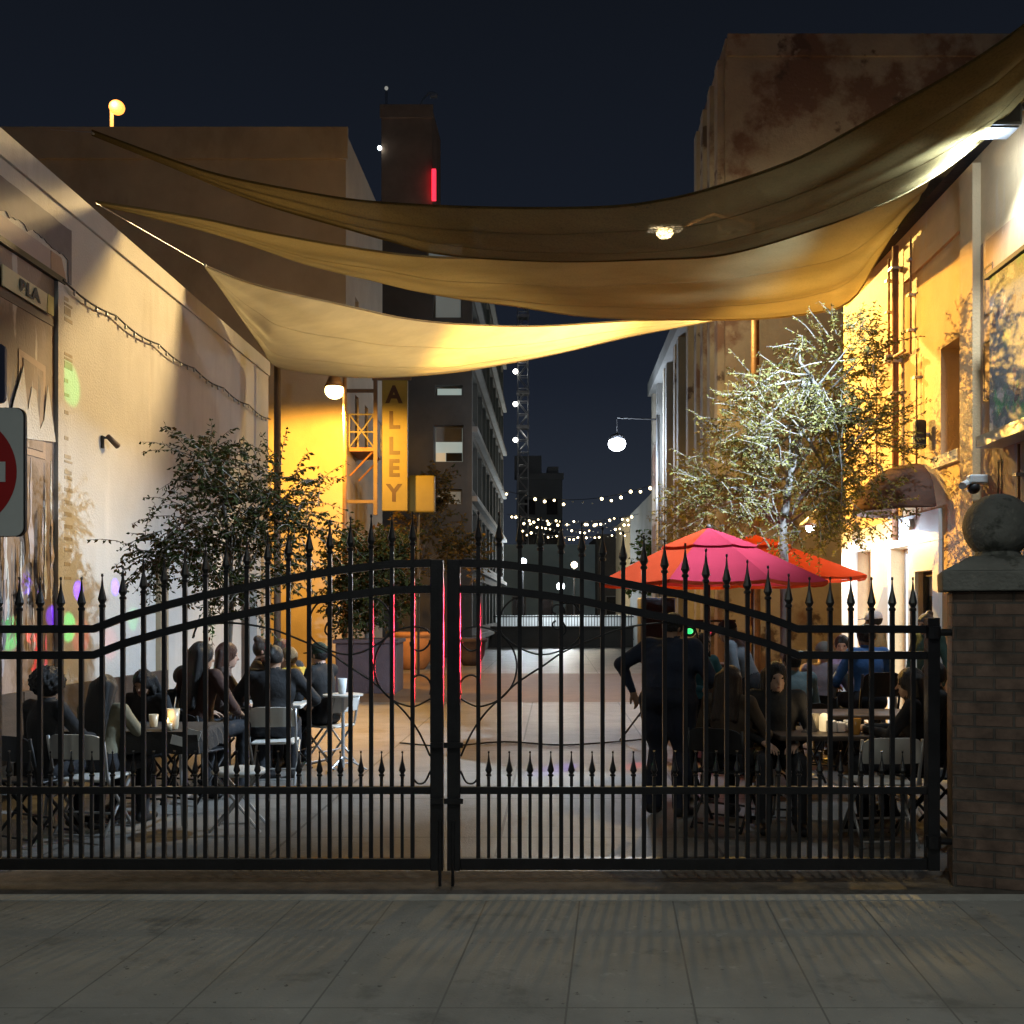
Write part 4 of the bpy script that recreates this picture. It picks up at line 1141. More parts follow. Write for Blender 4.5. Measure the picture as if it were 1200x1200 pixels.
def make_leaf(side, label):
    T = thing('gate_leaf', label, 'gate', (GX + side * 0.3, GY, 0), 'leaves of the double iron gate')
    def X(du): return GX + side * du * GS
    def bar(mb, du0, du1, v0, v1, d=0.02):
        xs = sorted((X(du0), X(du1))); mb.box(xs[0], xs[1], GY - d, GY + d, gz(v1), gz(v0))
    for (nm, a, b, vt) in (('meeting_stile', 2.2, 17.5, 656), ('hinge_stile', 563, 577, 724)):
        mb = MB(); bar(mb, a, b, vt, 1019, 0.036); mb.build(nm, M['iron'], T, bevel=0.004)
    for nm, off in (('top_rail', 0.0), ('upper_rail', 30.5)):
        mb = MB(); prev = None
        us = [17.5] + [20 + 8 * i for i in range(68)] + [563]
        for i in range(len(us) - 1):
            a, b = us[i], us[i + 1]
            va, vb = railv(a) + off, railv(b) + off
            k = len(mb.v)
            hh = 4.6
            vs = []
            for (du, v) in ((a, va), (b, vb)):
                for y in (GY - 0.023, GY + 0.023):
                    vs += [(X(du), y, gz(v + hh)), (X(du), y, gz(v - hh))]
            fs = [(0, 1, 5, 4), (2, 6, 7, 3), (1, 3, 7, 5), (0, 4, 6, 2)]
            if side < 0: fs = [f[::-1] for f in fs]
            mb.add(vs, fs)
        mb.build(nm, M['iron'], T)
    mb = MB(); bar(mb, 17.5, 563, 921.5, 930, 0.023); mb.build('middle_rail', M['iron'], T, bevel=0.003)
    mb = MB(); bar(mb, 17.5, 563, 1005, 1018.5, 0.026); mb.build('bottom_rail', M['iron'], T, bevel=0.003)
    k = 0
    while 38.5 + 24.25 * k < 556:
        du = 38.5 + 24.25 * k
        vt = railv(du)
        mb = MB(); bar(mb, du - 2.4, du + 2.4, vt - 21, 1005, 0.0125)
        pk = mb.build('picket', M['iron'], T)
        mb = MB(); spear(mb, X(du), GY, gz(vt - 21), 40 * GS, 5.3 * GS); mb.build('finial', M['iron'], pk, smooth=False)
        dl = du + 12.1
        if dl < 558:
            mb = MB(); bar(mb, dl - 1.8, dl + 1.8, 910, 1005, 0.0095)
            pk = mb.build('short_picket', M['iron'], T)
            mb = MB(); spear(mb, X(dl), GY, gz(910), 30 * GS, 4.1 * GS); mb.build('finial', M['iron'], pk, smooth=False)
        k += 1
    # scroll work, drawn as distances from the gate's centre
    curves = []
    big = [(37 + 46.5 * math.cos(R(a)), 781 - 46.5 * math.sin(R(a))) for a in range(118, -119, -6)]
    up = [(18, 750), (20, 756), (26, 761.5), (33, 762.5), (40, 758), (41, 752)]
    lo = [(18, 814), (17, 803), (21, 795), (29, 791), (36, 793), (39, 799)]
    curves.append(smooth_pts([(18, 742)] + big[2:-2:3] + [(18, 819)]))
    curves.append(smooth_pts(up)); curves.append(smooth_pts(lo))
    curves.append(smooth_pts([(296, 748), (293, 739), (287, 733), (257, 730), (231, 732), (201, 738), (170, 750), (138, 764), (116, 779), (84, 800), (66, 817), (48, 834), (31, 858), (18, 886)]))
    curves.append(smooth_pts(spiral(130, 716, 3, 10, R(260), R(-20), 10) [::1] + [(137, 708), (149, 707), (158, 720), (160, 735), (155, 750), (138, 761), (116, 767), (95, 763), (73, 750), (64, 738), (65, 720), (72, 708), (82, 701), (88, 706), (84, 712)]))
    curves.append(smooth_pts(spiral(130, 731, 3, 8, R(100), R(370), 10) + [(141, 740), (133, 748)]))
    curves.append(smooth_pts([(17.5, 903), (24, 916), (32, 918), (38, 912)])); 
    mb = MB()
    for c in curves:
        mb.tube([(X(du), GY - 0.004, gz(v)) for du, v in c], 0.0062, 6)
    mb.build('scrollwork', M['iron'], T, smooth=True)
    mb = MB(); mb.tube([(X(9 if side > 0 else 6), GY - 0.045, gz(1049)), (X(9 if side > 0 else 6), GY - 0.045, gz(960))], 0.010, 8); mb.build('drop_bolt', M['iron'], T)
    for v in (872, 937):
        mb = MB(); mb.box(min(X(-1.0), X(18)) if side > 0 else X(17), (X(21)) if side > 0 else X(3), GY - 0.062, GY - 0.0365, gz(v + 3), gz(v - 3)); mb.build('latch', M['iron'], T)
    if side > 0:
        for v in (741, 985):
            mb = MB(); mb.tube([(X(570), GY - .02, gz(v + 7)), (X(570), GY - .02, gz(v - 7))], 0.045, 10); mb.tube([(X(570), GY - .02, gz(v)), (X(594), GY - 0.02, gz(v))], 0.022, 8); mb.build('hinge', M['iron'], T)
    return T
make_leaf(-1, 'left leaf of the black iron gate with spear topped bars')
make_leaf(1, 'right leaf of the black iron gate, hinged to the brick pillar')

# ================================================================ PILLAR
B = thing('brick_pillar', 'brick pillar with stone cap and large stone ball at the right end of the gate', 'pillar', (0, 0, 0))
M['pbrick'] = brick_mat('pillar_brick', (0.17, 0.115, 0.09), (0.11, 0.085, 0.07), (0.10, 0.09, 0.08), 2.35, 0.50, 0.175, 0.9)
w2 = 0.275; cx = cy = 0.0
m_ = MB(); m_.box(cx - w2, cx + w2, cy - w2, cy + w2, -0.01, 1.785); m_.build('shaft', M['pbrick'], None, bevel=0.006).parent = B
M['stone'] = mat('weathered_stone', (0.19, 0.195, 0.18), 0.85, 0.25, 5, 0.5, 40, stain=[((0.08, 0.085, 0.075), 6, 0.57, 0.08), ((0.28, 0.27, 0.24), 11, 0.62, 0.1)])
def frus(mb, h0, h1, z0, z1):
    vs = [(cx + sx2 * h, cy + sy2 * h, z) for h, z in ((h0, z0), (h1, z1)) for sx2, sy2 in ((-1, -1), (1, -1), (1, 1), (-1, 1))]
    mb.add(vs, [(3, 2, 1, 0), (4, 5, 6, 7)] + [(i, (i + 1) % 4, (i + 1) % 4 + 4, i + 4) for i in range(4)])
m_ = MB(); frus(m_, w2 + .055, w2 + .06, 1.786, 1.905); frus(m_, w2 + .058, 0.17, 1.906, 2.00); m_.build('cap', M['stone'], None, bevel=0.008).parent = B
m_ = MB(); m_.lathe([(0.15, 0), (0.13, 0.02), (0.125, 0.05), (0.14, 0.07)], (cx, cy, 1.995), 28); m_.build('neck', M['stone'], None, smooth=True).parent = B
m_ = MB(); m_.ball((cx, cy, 2.19), 0.203, 40, 26); m_.build('ball', M['stone'], None, smooth=True).parent = B
a_ = R(-20); fx_, fy_ = XU(1116, 6.2), 6.2      # the pillar stands turned a little towards the road
B.location = (fx_ + w2 * math.cos(a_) - w2 * math.sin(a_), fy_ + w2 * math.sin(a_) + w2 * math.cos(a_), 0); B.rotation_euler = (0, 0, a_)

# ================================================================ TREES
def leaf_mesh(name, pts, dirs, L_, W_, mats, parent, seed=1, droop=0.3):
    """a small folded leaf (two quads) at every point, each turned its own way"""
    r = np.random.default_rng(seed)
    n = len(pts)
    Pn = np.array(pts); D = np.array(dirs) + r.normal(0, 0.55, (n, 3)); D[:, 2] -= droop
    D /= np.linalg.norm(D, axis=1, keepdims=True) + 1e-9
    U = r.normal(0, 1, (n, 3)); U -= (U * D).sum(1, keepdims=True) * D; U /= np.linalg.norm(U, axis=1, keepdims=True) + 1e-9
    Nn = np.cross(D, U)
    l = L_ * r.uniform(0.6, 1.25, (n, 1)); w_ = W_ * r.uniform(0.7, 1.2, (n, 1))
    a = Pn; b = Pn + D * l * 0.5 + U * w_ * 0.5 + Nn * w_ * 0.18; c = Pn + D * l; d = Pn + D * l * 0.5 - U * w_ * 0.5 + Nn * w_ * 0.18
    V = np.stack([a, b, c, d], 1).reshape(-1, 3)
    me = bpy.data.meshes.new(name)
    me.vertices.add(4 * n); me.vertices.foreach_set('co', V.ravel())
    idx = np.arange(n)[:, None] * 4
    F_ = np.concatenate([idx + np.array([[0, 1, 2]]), idx + np.array([[0, 2, 3]])], 1).reshape(-1)
    me.loops.add(len(F_)); me.loops.foreach_set('vertex_index', F_)
    me.polygons.add(2 * n); me.polygons.foreach_set('loop_start', np.arange(0, len(F_), 3)); me.polygons.foreach_set('loop_total', np.full(2 * n, 3))
    for m in mats: me.materials.append(m)
    mi = r.choice(len(mats), n, p=[.55, .3, .15][:len(mats)] if len(mats) == 3 else None)
    me.polygons.foreach_set('material_index', np.repeat(mi, 2))
    me.update(calc_edges=True); me.validate()
    o = bpy.data.objects.new(name, me); COL.objects.link(o)
    o.location = -wloc(parent); o.parent = parent
    return o
def leafmat(name, c, tr=0.35):
    return cloth_mat(name, c, tr, 0, 40, 0.25)
def tree(name, label, trunk, tr, crown, limbs, twigs, per, L_, W_, bark, mats, seed=1, twl=0.4, droop=0.25, group=None, fill=None, shell=0.55):
    """trunk: points; crown: list of (centre, radii) lobes; limbs reach into the lobes, twigs carry the leaves"""
    r = random.Random(seed)
    B = thing(name, label, 'tree' if 'tree' in name else 'plant', tuple(trunk[0]), group)
    m_ = MB(); trunk = [Vector(p) for p in trunk]
    n = len(trunk); m_.tube(trunk, [tr * (1 - 0.55 * i / (n - 1)) for i in range(n)], 9)
    lv, dv = [], []
    tw = MB()
    allp = []
    for k in range(limbs):
        c, rad = crown[k % len(crown)]; c = Vector(c)
        th, ph = r.uniform(0, 6.283), math.acos(r.uniform(-0.6, 1))
        q = r.uniform(0.55, 0.95)
        e = c + Vector((rad[0] * math.cos(th) * math.sin(ph), rad[1] * math.sin(th) * math.sin(ph), rad[2] * math.cos(ph))) * q
        i0 = r.randrange(max(n // 2, 1), n); s = trunk[i0]
        mid = s.lerp(e, 0.5) + Vector((r.uniform(-.15, .15), r.uniform(-.15, .15), r.uniform(0, .25)))
        pts = [s, s.lerp(mid, .5) + Vector((r.uniform(-.06, .06), r.uniform(-.06, .06), 0)), mid, mid.lerp(e, .5) + Vector((r.uniform(-.08, .08),) * 3), e]
        r0 = tr * r.uniform(0.20, 0.36)
        m_.tube(pts, [r0, r0 * .8, r0 * .6, r0 * .4, r0 * .18], 6)
        allp += [(mid, (e - mid).normalized()), (pts[3], (e - mid).normalized()), (e, (e - mid).normalized()), (e, (e - mid).normalized())]
    for k in range(twigs):
        c, rad = crown[r.randrange(len(crown))]; c = Vector(c)
        if r.random() < 0.45:
            base, bd = allp[r.randrange(len(allp))]
            base = base + Vector((r.gauss(0, .1), r.gauss(0, .1), r.gauss(0, .1)))
            d = (bd + Vector((r.gauss(0, .8), r.gauss(0, .8), r.gauss(0.1, .6)))).normalized()
        else:
            th, ph = r.uniform(0, 6.283), math.acos(r.uniform(-1, 1))
            u = Vector((math.cos(th) * math.sin(ph), math.sin(th) * math.sin(ph), math.cos(ph)))
            q = r.uniform(shell, 0.96)
            base = c + Vector((u.x * rad[0], u.y * rad[1], u.z * rad[2])) * q
            d = (u + Vector((r.gauss(0, .6), r.gauss(0, .6), r.gauss(0.1, .5)))).normalized()
        ln = twl * r.uniform(0.5, 1.2)
        p = base.copy(); pts = [p.copy()]
        for s in range(4):
            p = p + d * ln / 4; d = (d + Vector((r.gauss(0, .12), r.gauss(0, .12), -droop * 0.25))).normalized(); pts.append(p.copy())
        tw.tube(pts, [0.007, 0.005, 0.004, 0.003, 0.002], 3, cap=False)
        for j in range(per):
            t = (j + r.random()) / per * 4; i = min(int(t), 3)
            q = pts[i].lerp(pts[i + 1], t - i)
            sd = d.cross(Vector((0, 0, 1)))
            sd = sd.normalized() if sd.length > .01 else Vector((1, 0, 0))
            lv.append(q); dv.append(tuple(d * 0.5 + sd * (1 if j % 2 else -1)))
    m_.build('trunk', bark, B, smooth=True)
    tw.build('twigs', M['bark'], B)
    leaf_mesh('crown', [tuple(v) for v in lv], dv, L_, W_, mats, B, seed)
    return B

gl1, gl2, gl3 = leafmat('olive_leaf', (0.12, 0.12, 0.035)), leafmat('pale_leaf', (0.18, 0.17, 0.07)), leafmat('yellow_leaf', (0.17, 0.135, 0.05))
dk1, dk2, dk3 = leafmat('dark_leaf', (0.035, 0.045, 0.018), .2), leafmat('mid_leaf', (0.055, 0.065, 0.025), .25), leafmat('red_leaf', (0.09, 0.05, 0.02), .25)
ty = 12.4
def CP(u, v, Y, ru, ry, rv): return (tuple(P(u, v, Y)), (ru / FPX * Y, ry, rv / FPX * Y))
tree('shade_tree', 'airy tree with pale lit leaves and grey trunk behind the pink parasol', [P(921, 876, ty), P(921, 780, ty), P(920, 700, ty), P(917, 620, ty), P(925, 560, ty), P(938, 500, ty), P(950, 440, ty)], 0.075,
     [CP(975, 430, ty, 58, .7, 62), CP(930, 520, ty, 75, .9, 60), CP(1010, 520, ty, 55, .8, 62), CP(850, 570, ty, 60, .8, 60), CP(930, 600, ty, 75, .9, 50), CP(1005, 590, ty, 52, .8, 45), CP(890, 500, ty, 55, .7, 60), CP(818, 600, ty, 32, .5, 40)],
     34, 1500, 18, 0.058, 0.024, M['palebark'], [gl1, gl2, gl3], 4, 0.36, 0.2)
ty = 10.6
tree('crape_myrtle', 'dark feathery leaved small tree in front of the cream wall on the left', [P(266, 904, ty), P(267, 830, ty), P(268, 760, ty), P(272, 700, ty), P(268, 640, ty), P(262, 590, ty)], 0.04,
     [CP(250, 600, ty, 42, .45, 36), CP(295, 605, ty, 42, .45, 34), CP(235, 655, ty, 50, .45, 30), CP(300, 655, ty, 55, .5, 36), CP(190, 648, ty, 36, .35, 16), CP(358, 615, ty, 34, .4, 26), CP(330, 570, ty, 40, .35, 30), CP(270, 690, ty, 50, .4, 22), CP(240, 545, ty, 22, .3, 28)],
     28, 460, 22, 0.062, 0.028, M['bark'], [dk1, dk2, dk3], 7, 0.50, 0.8, shell=0.55)
ty = 20.5
B = thing('planter', 'plum coloured low planter box at the foot of the far dark tree', 'planter', (XU(430, ty), ty, 0))
x0, x1 = XU(393, ty), XU(464, ty)
m_ = MB(); m_.box(x0, x1, ty, ty + 1.4, -0.01, 1.0); m_.build('box', M['purpwall'], B, bevel=0.02)
m_ = MB(); m_.box(x0 - .05, x1 + .05, ty - .05, ty + 1.45, 1.002, 1.08); m_.build('rim', M['purpwall'], B, bevel=0.01)
ty = 21.2
tree('bushy_tree', 'dark dense bushy tree growing out of the plum planter box', [P(430, 752, ty) - Vector((0, 0, .1)), P(430, 720, ty), P(432, 690, ty), P(430, 660, ty)], 0.05,
     [CP(425, 670, ty, 42, .8, 42), CP(440, 700, ty, 45, .8, 40), CP(410, 705, ty, 30, .6, 40), CP(452, 650, ty, 24, .5, 30)], 18, 620, 14, 0.12, 0.06, M['bark'], [dk1, dk2, dk3], 12, 0.4, 0.3, shell=0.2)
# terracotta pot with its tree
py_ = 29.0; pcx = XU(485, py_)
B = thing('pot', 'large round terracotta pot standing in the far alley behind the gate scrolls', 'pot', (pcx, py_, 0))
m_ = MB(); m_.lathe([(0.30, 0.0), (0.36, 0.06), (0.50, 0.30), (0.59, 0.62), (0.61, 0.88), (0.60, 0.92), (0.66, 0.94), (0.66, 1.04), (0.60, 1.05), (0.57, 0.98)], (pcx, py_, 0), 32); m_.build('bowl', M['terra'], B, smooth=True)
m_ = MB(); m_.lathe([(0.001, 0.97), (0.572, 0.975)], (pcx, py_, 0), 32); m_.build('soil', M['wood'], B)
br1, br2 = leafmat('brown_green_leaf', (0.14, 0.10, 0.04), .3), leafmat('amber_leaf', (0.22, 0.14, 0.04), .3)
tree('potted_tree', 'yellowish loose tree rising from the terracotta pot below the yellow signs', [(pcx, py_, 0.95), (pcx + .05, py_, 2.0), (pcx + .2, py_, 3.0), (pcx + .4, py_, 4.0)], 0.05,
     [CP(500, 620, py_, 34, .9, 44), CP(540, 650, py_, 34, .8, 34), CP(470, 650, py_, 28, .7, 34), CP(505, 575, py_, 20, .6, 24)], 16, 420, 12, 0.14, 0.07, M['bark'], [br1, br2, dk2], 15, 0.5, 0.2, shell=0.2)
B = thing('pot', 'smaller grey pot standing right of the terracotta pot', 'pot', (XU(552, 31), 31, 0))
m_ = MB(); m_.lathe([(0.25, 0.0), (0.40, 0.3), (0.45, 0.7), (0.50, 0.72), (0.50, 0.82), (0.42, 0.83)], (XU(552, 31), 31, 0), 24); m_.build('bowl', M['purpwall'], B, smooth=True)
ty = 40
tree('street_tree', 'small green lit tree at the far right end of the alley beyond the parasol', [P(770, 765, ty), P(770, 700, ty), P(772, 660, ty)], 0.08,
     [CP(765, 655, ty, 22, .9, 26), CP(785, 640, ty, 20, .8, 24), CP(755, 675, ty, 16, .7, 18)], 12, 260, 12, 0.22, 0.11, M['bark'], [leafmat('green_leaf', (0.06, 0.12, 0.03)), dk2, gl1], 19, 0.6, 0.2, shell=0.1)

# ================================================================ PARASOLS
def parasol(label, cx, cy, rad, ze, zt, a0, cm, um, alt=()):
    B = thing('parasol', label, 'parasol', (cx, cy, 0), 'market parasols')
    zc = zt - 0.05
    n = 8
    def panel(rad0, rad1, z0, z1, sagk, nn=6):
        mb = MB(); ns = 8
        for k in range(n):
            aa, ab = a0 + 2 * math.pi * k / n, a0 + 2 * math.pi * (k + 1) / n
            base = len(mb.v)
            for i in range(nn + 1):
                t = i / nn; r = rad0 + (rad1 - rad0) * t
                z = z0 + (z1 - z0) * (t ** 1.06)
                for j in range(ns + 1):
                    s = j / ns
                    pa = Vector((math.cos(aa), math.sin(aa), 0)) * r; pb_ = Vector((math.cos(ab), math.sin(ab), 0)) * r
                    q = pa.lerp(pb_, s)
                    mb.v.append((cx + q.x, cy + q.y, z - sagk * r * 4 * s * (1 - s)))
            for i in range(nn):
                for j in range(ns):
                    q = base + i * (ns + 1) + j
                    mb.f.append((q, q + ns + 1, q + ns + 2, q + 1)); mb.m.append(1 if k in alt else 0)
        return mb
    mb = panel(0.12, rad, zc, ze, 0.022)
    o = mb.build('canopy', [cm, um], B, smooth=False); 
    mb = panel(0.02, 0.56, zt, zc - (zc - ze) * (0.44 / (rad - 0.12)) + 0.045, 0.03, 2); mb.build('vent', [cm, um], B)
    mb = MB()
    for k in range(n):
        aa, ab = a0 + 2 * math.pi * k / n, a0 + 2 * math.pi * (k + 1) / n
        v0 = Vector((cx + rad * math.cos(aa), cy + rad * math.sin(aa), ze)); v1 = Vector((cx + rad * math.cos(ab), cy + rad * math.sin(ab), ze))
        vs = []
        for j in range(9):
            s = j / 8; q = v0.lerp(v1, s); dz = -0.022 * rad * 4 * s * (1 - s)
            vs += [(q.x, q.y, q.z + dz - 0.002), (q.x, q.y, q.z + dz - 0.035 - 0.006 * math.sin(s * 9))]
        mb.add(vs, [(2 * j, 2 * j + 2, 2 * j + 3, 2 * j + 1) for j in range(8)])
    mb.build('valance', um, B)
    mb = MB(); mb.tube([(cx, cy, 0.06), (cx, cy, zt - 0.02)], 0.024, 10); mb.build('pole', M['wood'], B, smooth=True)
    mb = MB(); mb.ball((cx, cy, zt + 0.015), 0.035, 10, 8); mb.build('finial', M['wood'], B, smooth=True)
    mb = MB(); mb.lathe([(0.30, 0), (0.30, 0.05), (0.06, 0.09), (0.04, 0.30), (0.03, 0.31)], (cx, cy, 0.001), 24); mb.build('base', M['blackpl'], B, smooth=False)
    for k in range(n):
        aa = a0 + 2 * math.pi * k / n
        e = Vector((cx + rad * .98 * math.cos(aa), cy + rad * .98 * math.sin(aa), ze - 0.005)); h_ = Vector((cx, cy, zc - 0.05)); s_ = Vector((cx, cy, zc - 0.52))
        mb = MB(); mb.tube([h_ + (e - h_).normalized() * .03, e], 0.009, 5); mb.tube([s_, h_.lerp(e, 0.5)], 0.008, 5); mb.build('rib', M['wood'], B)
M['pink'] = cloth_mat('pink_parasol_cloth', (0.32, 0.030, 0.052), 0.22, 0, 300, 0.06)
M['orangec'] = cloth_mat('orange_red_parasol_cloth', (0.48, 0.06, 0.022), 0.25, 0, 300, 0.06)
parasol('large pink parasol with orange valance over the right hand tables', XU(830, 11.5), 11.5, 1.31, 1.985, 2.59, R(17), M['pink'], M['orangec'], (3, 4))  # two left panels coloured orange in place of warm lamp light on them
parasol('orange red parasol half hidden behind the large pink one', XU(882, 14.2), 14.2, 1.56, 2.13, 2.72, R(10), M['orangec'], M['orangec'])

# ================================================================ PEOPLE (signed distance bodies, meshed by surface nets)
class Field:
    def __init__(self, lo, hi, vx):
        self.vx = vx; self.lo = np.array(lo, float)
        self.n = np.ceil((np.array(hi) - self.lo) / vx).astype(int) + 1
        self.F = np.full(self.n, 1.0, np.float32); self.L = np.zeros(self.n, np.int8)
    def _sub(self, lo, hi):
        a = np.maximum(np.floor((np.array(lo) - self.lo) / self.vx).astype(int), 0)
        b = np.minimum(np.ceil((np.array(hi) - self.lo) / self.vx).astype(int) + 1, self.n)
        if (b <= a).any(): return None
        ax = [self.lo[i] + self.vx * np.arange(a[i], b[i]) for i in range(3)]
        X, Y, Z = np.meshgrid(*ax, indexing='ij')
        return (slice(a[0], b[0]), slice(a[1], b[1]), slice(a[2], b[2])), X, Y, Z
    def _put(self, sl, d, k, lab):
        A = self.F[sl]; d = d.astype(np.float32)
        self.L[sl] = np.where(d < A, lab, self.L[sl])
        if k > 0:
            h = np.clip(0.5 + 0.5 * (A - d) / k, 0, 1)
            self.F[sl] = A * (1 - h) + d * h - k * h * (1 - h)
        else: self.F[sl] = np.minimum(A, d)
    def cone(self, a, b, ra, rb, k=0.02, lab=0):
        a, b = np.array(a, float), np.array(b, float); m = max(ra, rb) + 0.06
        q = self._sub(np.minimum(a, b) - m, np.maximum(a, b) + m)
        if q is None: return
        sl, X, Y, Z = q; d = b - a; L2 = d @ d + 1e-9
        t = np.clip(((X - a[0]) * d[0] + (Y - a[1]) * d[1] + (Z - a[2]) * d[2]) / L2, 0, 1)
        r = ra + (rb - ra) * t
        self._put(sl, np.sqrt((X - a[0] - t * d[0]) ** 2 + (Y - a[1] - t * d[1]) ** 2 + (Z - a[2] - t * d[2]) ** 2) - r, k, lab)
    def ell(self, c, r, k=0.02, lab=0, R_=None, bump=None):
        c = np.array(c, float); r = np.array(r, float); m = max(r) + 0.06
        q = self._sub(c - m, c + m)
        if q is None: return
        sl, X, Y, Z = q; X, Y, Z = X - c[0], Y - c[1], Z - c[2]
        if R_ is not None:
            Ri = np.array(R_).T
            X, Y, Z = [Ri[i, 0] * X + Ri[i, 1] * Y + Ri[i, 2] * Z for i in range(3)]
        k0 = np.sqrt((X / r[0]) ** 2 + (Y / r[1]) ** 2 + (Z / r[2]) ** 2)
        k1 = np.sqrt((X / r[0] ** 2) ** 2 + (Y / r[1] ** 2) ** 2 + (Z / r[2] ** 2) ** 2) + 1e-6
        d = k0 * (k0 - 1) / k1
        if bump is not None: d = d + bump(X, Y, Z)
        self._put(sl, d, k, lab)
    def cut(self, c, r, R_=None):
        c = np.array(c, float); r = np.array(r, float); m = max(r) + 0.03
        q = self._sub(c - m, c + m)
        if q is None: return
        sl, X, Y, Z = q; X, Y, Z = X - c[0], Y - c[1], Z - c[2]
        if R_ is not None:
            Ri = np.array(R_).T
            X, Y, Z = [Ri[i, 0] * X + Ri[i, 1] * Y + Ri[i, 2] * Z for i in range(3)]
        k0 = np.sqrt((X / r[0]) ** 2 + (Y / r[1]) ** 2 + (Z / r[2]) ** 2)
        d = (k0 - 1) * min(r)
        self.F[sl] = np.maximum(self.F[sl], -d.astype(np.float32))
    def mesh(self):
        F = self.F; S = F < 0
        cnt = np.zeros(np.array(F.shape) - 1, np.int8)
        C8 = [(i, j, k) for i in (0, 1) for j in (0, 1) for k in (0, 1)]
        for (i, j, k) in C8: cnt += S[i:F.shape[0] - 1 + i, j:F.shape[1] - 1 + j, k:F.shape[2] - 1 + k]
        act = (cnt > 0) & (cnt < 8)
        ijk = np.argwhere(act); idx = -np.ones(act.shape, np.int64); idx[act] = np.arange(len(ijk))
        acc = np.zeros((len(ijk), 3)); c = np.zeros(len(ijk))
        for o0 in C8:
            for ax in range(3):
                if o0[ax]: continue
                o1 = list(o0); o1[ax] = 1
                f0 = F[tuple((ijk + o0).T)]; f1 = F[tuple((ijk + o1).T)]
                m = (f0 < 0) != (f1 < 0)
                t = f0[m] / (f0[m] - f1[m])
                p = np.repeat(np.array([o0], float), m.sum(), 0); p[:, ax] = t
                acc[m] += p; c[m] += 1
        V = (ijk + acc / c[:, None]) * self.vx + self.lo
        lab = self.L[tuple(ijk.T)]
        Q = []
        for ax in range(3):
            b, d = (ax + 1) % 3, (ax + 2) % 3
            sh = [slice(1, -1)] * 3; s0 = sh.copy(); s1 = sh.copy()
            s0[ax] = slice(0, -1); s1[ax] = slice(1, None)
            A, B = S[tuple(s0)], S[tuple(s1)]
            for flip, mk in ((False, A & ~B), (True, ~A & B)):
                e = np.argwhere(mk)
                if not len(e): continue
                e[:, b] += 1; e[:, d] += 1
                ub = np.zeros(3, int); ub[b] = 1; ud = np.zeros(3, int); ud[d] = 1
                q = np.stack([idx[tuple((e - ub - ud).T)], idx[tuple((e - ud).T)], idx[tuple(e.T)], idx[tuple((e - ub).T)]], 1)
                if flip: q = q[:, ::-1]
                Q.append(q)
        Q = np.concatenate(Q); Q = Q[(Q >= 0).all(1)]
        # one smoothing pass
        s = np.zeros_like(V); n = np.zeros(len(V))
        for a, b in ((0, 1), (1, 2), (2, 3), (3, 0)):
            np.add.at(s, Q[:, a], V[Q[:, b]]); np.add.at(n, Q[:, a], 1)
            np.add.at(s, Q[:, b], V[Q[:, a]]); np.add.at(n, Q[:, b], 1)
        V = V * 0.5 + 0.5 * s / np.maximum(n, 1)[:, None]
        return V, Q, lab

def np_mesh(name, V, Q, mi, mats):
    me = bpy.data.meshes.new(name)
    me.vertices.add(len(V)); me.vertices.foreach_set('co', np.asarray(V, np.float32).ravel())
    me.loops.add(4 * len(Q)); me.loops.foreach_set('vertex_index', Q.ravel().astype(np.int32))
    me.polygons.add(len(Q)); me.polygons.foreach_set('loop_start', np.arange(0, 4 * len(Q), 4)); me.polygons.foreach_set('loop_total', np.full(len(Q), 4))
    for m in mats: me.materials.append(m)
    me.polygons.foreach_set('material_index', np.asarray(mi, np.int32)); me.polygons.foreach_set('use_smooth', np.ones(len(Q), bool))
    me.update(calc_edges=True)
    return me

def hand_data(curl):
    f = Field((-0.04, -0.07, -0.13), (0.21, 0.08, 0.04), 0.0052)
    f.cone((-0.03, 0, 0), (0.02, 0, 0), 0.025, 0.024, 0.01)
    for y in (-0.027, -0.009, 0.009, 0.026): f.cone((0.015, y * 0.6, 0), (0.085, y * 1.08, -0.003), 0.0165, 0.0125, 0.014)
    for y, ln in ((-0.031, .058), (-0.0105, .072), (0.0105, .078), (0.031, .070)):
        p = np.array((0.085, y, -0.002)); a = curl * 0.5; r = 0.0095
        for s, l in enumerate((0.44, 0.31, 0.25)):
            q = p + np.array((math.cos(a), y * 0.8, -math.sin(a))) * ln * l
            f.cone(p, q, r, r - 0.0009, 0.003); p = q; a += curl * 0.8; r -= 0.0009
    f.cone((0.02, 0.022, -0.004), (0.052, 0.047, -0.018), 0.0145, 0.0115, 0.012)
    f.cone((0.052, 0.047, -0.018), (0.085, 0.055, -0.030), 0.0112, 0.0088, 0.004)
    V, Q, L = f.mesh(); return V, Q
HANDS = {c: hand_data(c) for c in (0.45, 1.0)}

HAIRM = {k: mat('hair_' + k, c, 0.45, 0.4, 30, 0.5, 160, stretch=(6, 6, 1)) for k, c in
         dict(black=(0.010, 0.009, 0.009), brown=(0.035, 0.020, 0.012), auburn=(0.06, 0.022, 0.012), grey=(0.20, 0.19, 0.18), blond=(0.20, 0.13, 0.06)).items()}
SKINM = {k: mat('skin_' + k, c, 0.5, 0.08, 12, 0.08, 200) for k, c in dict(light=(0.42, 0.26, 0.19), tan=(0.32, 0.19, 0.12), brown=(0.20, 0.115, 0.07)).items()}
EYEM = mat('eye_dark', (0.03, 0.02, 0.015), 0.2, 0.1, 5, 0); LIPM = mat('lip', (0.24, 0.09, 0.08), 0.5, 0.1, 5, 0)
CL = {}
def clothm(c):
    if c not in CL: CL[c] = mat('cloth_%02d' % len(CL), c, 0.85, 0.18, 4, 0.35, 22)
    return CL[c]
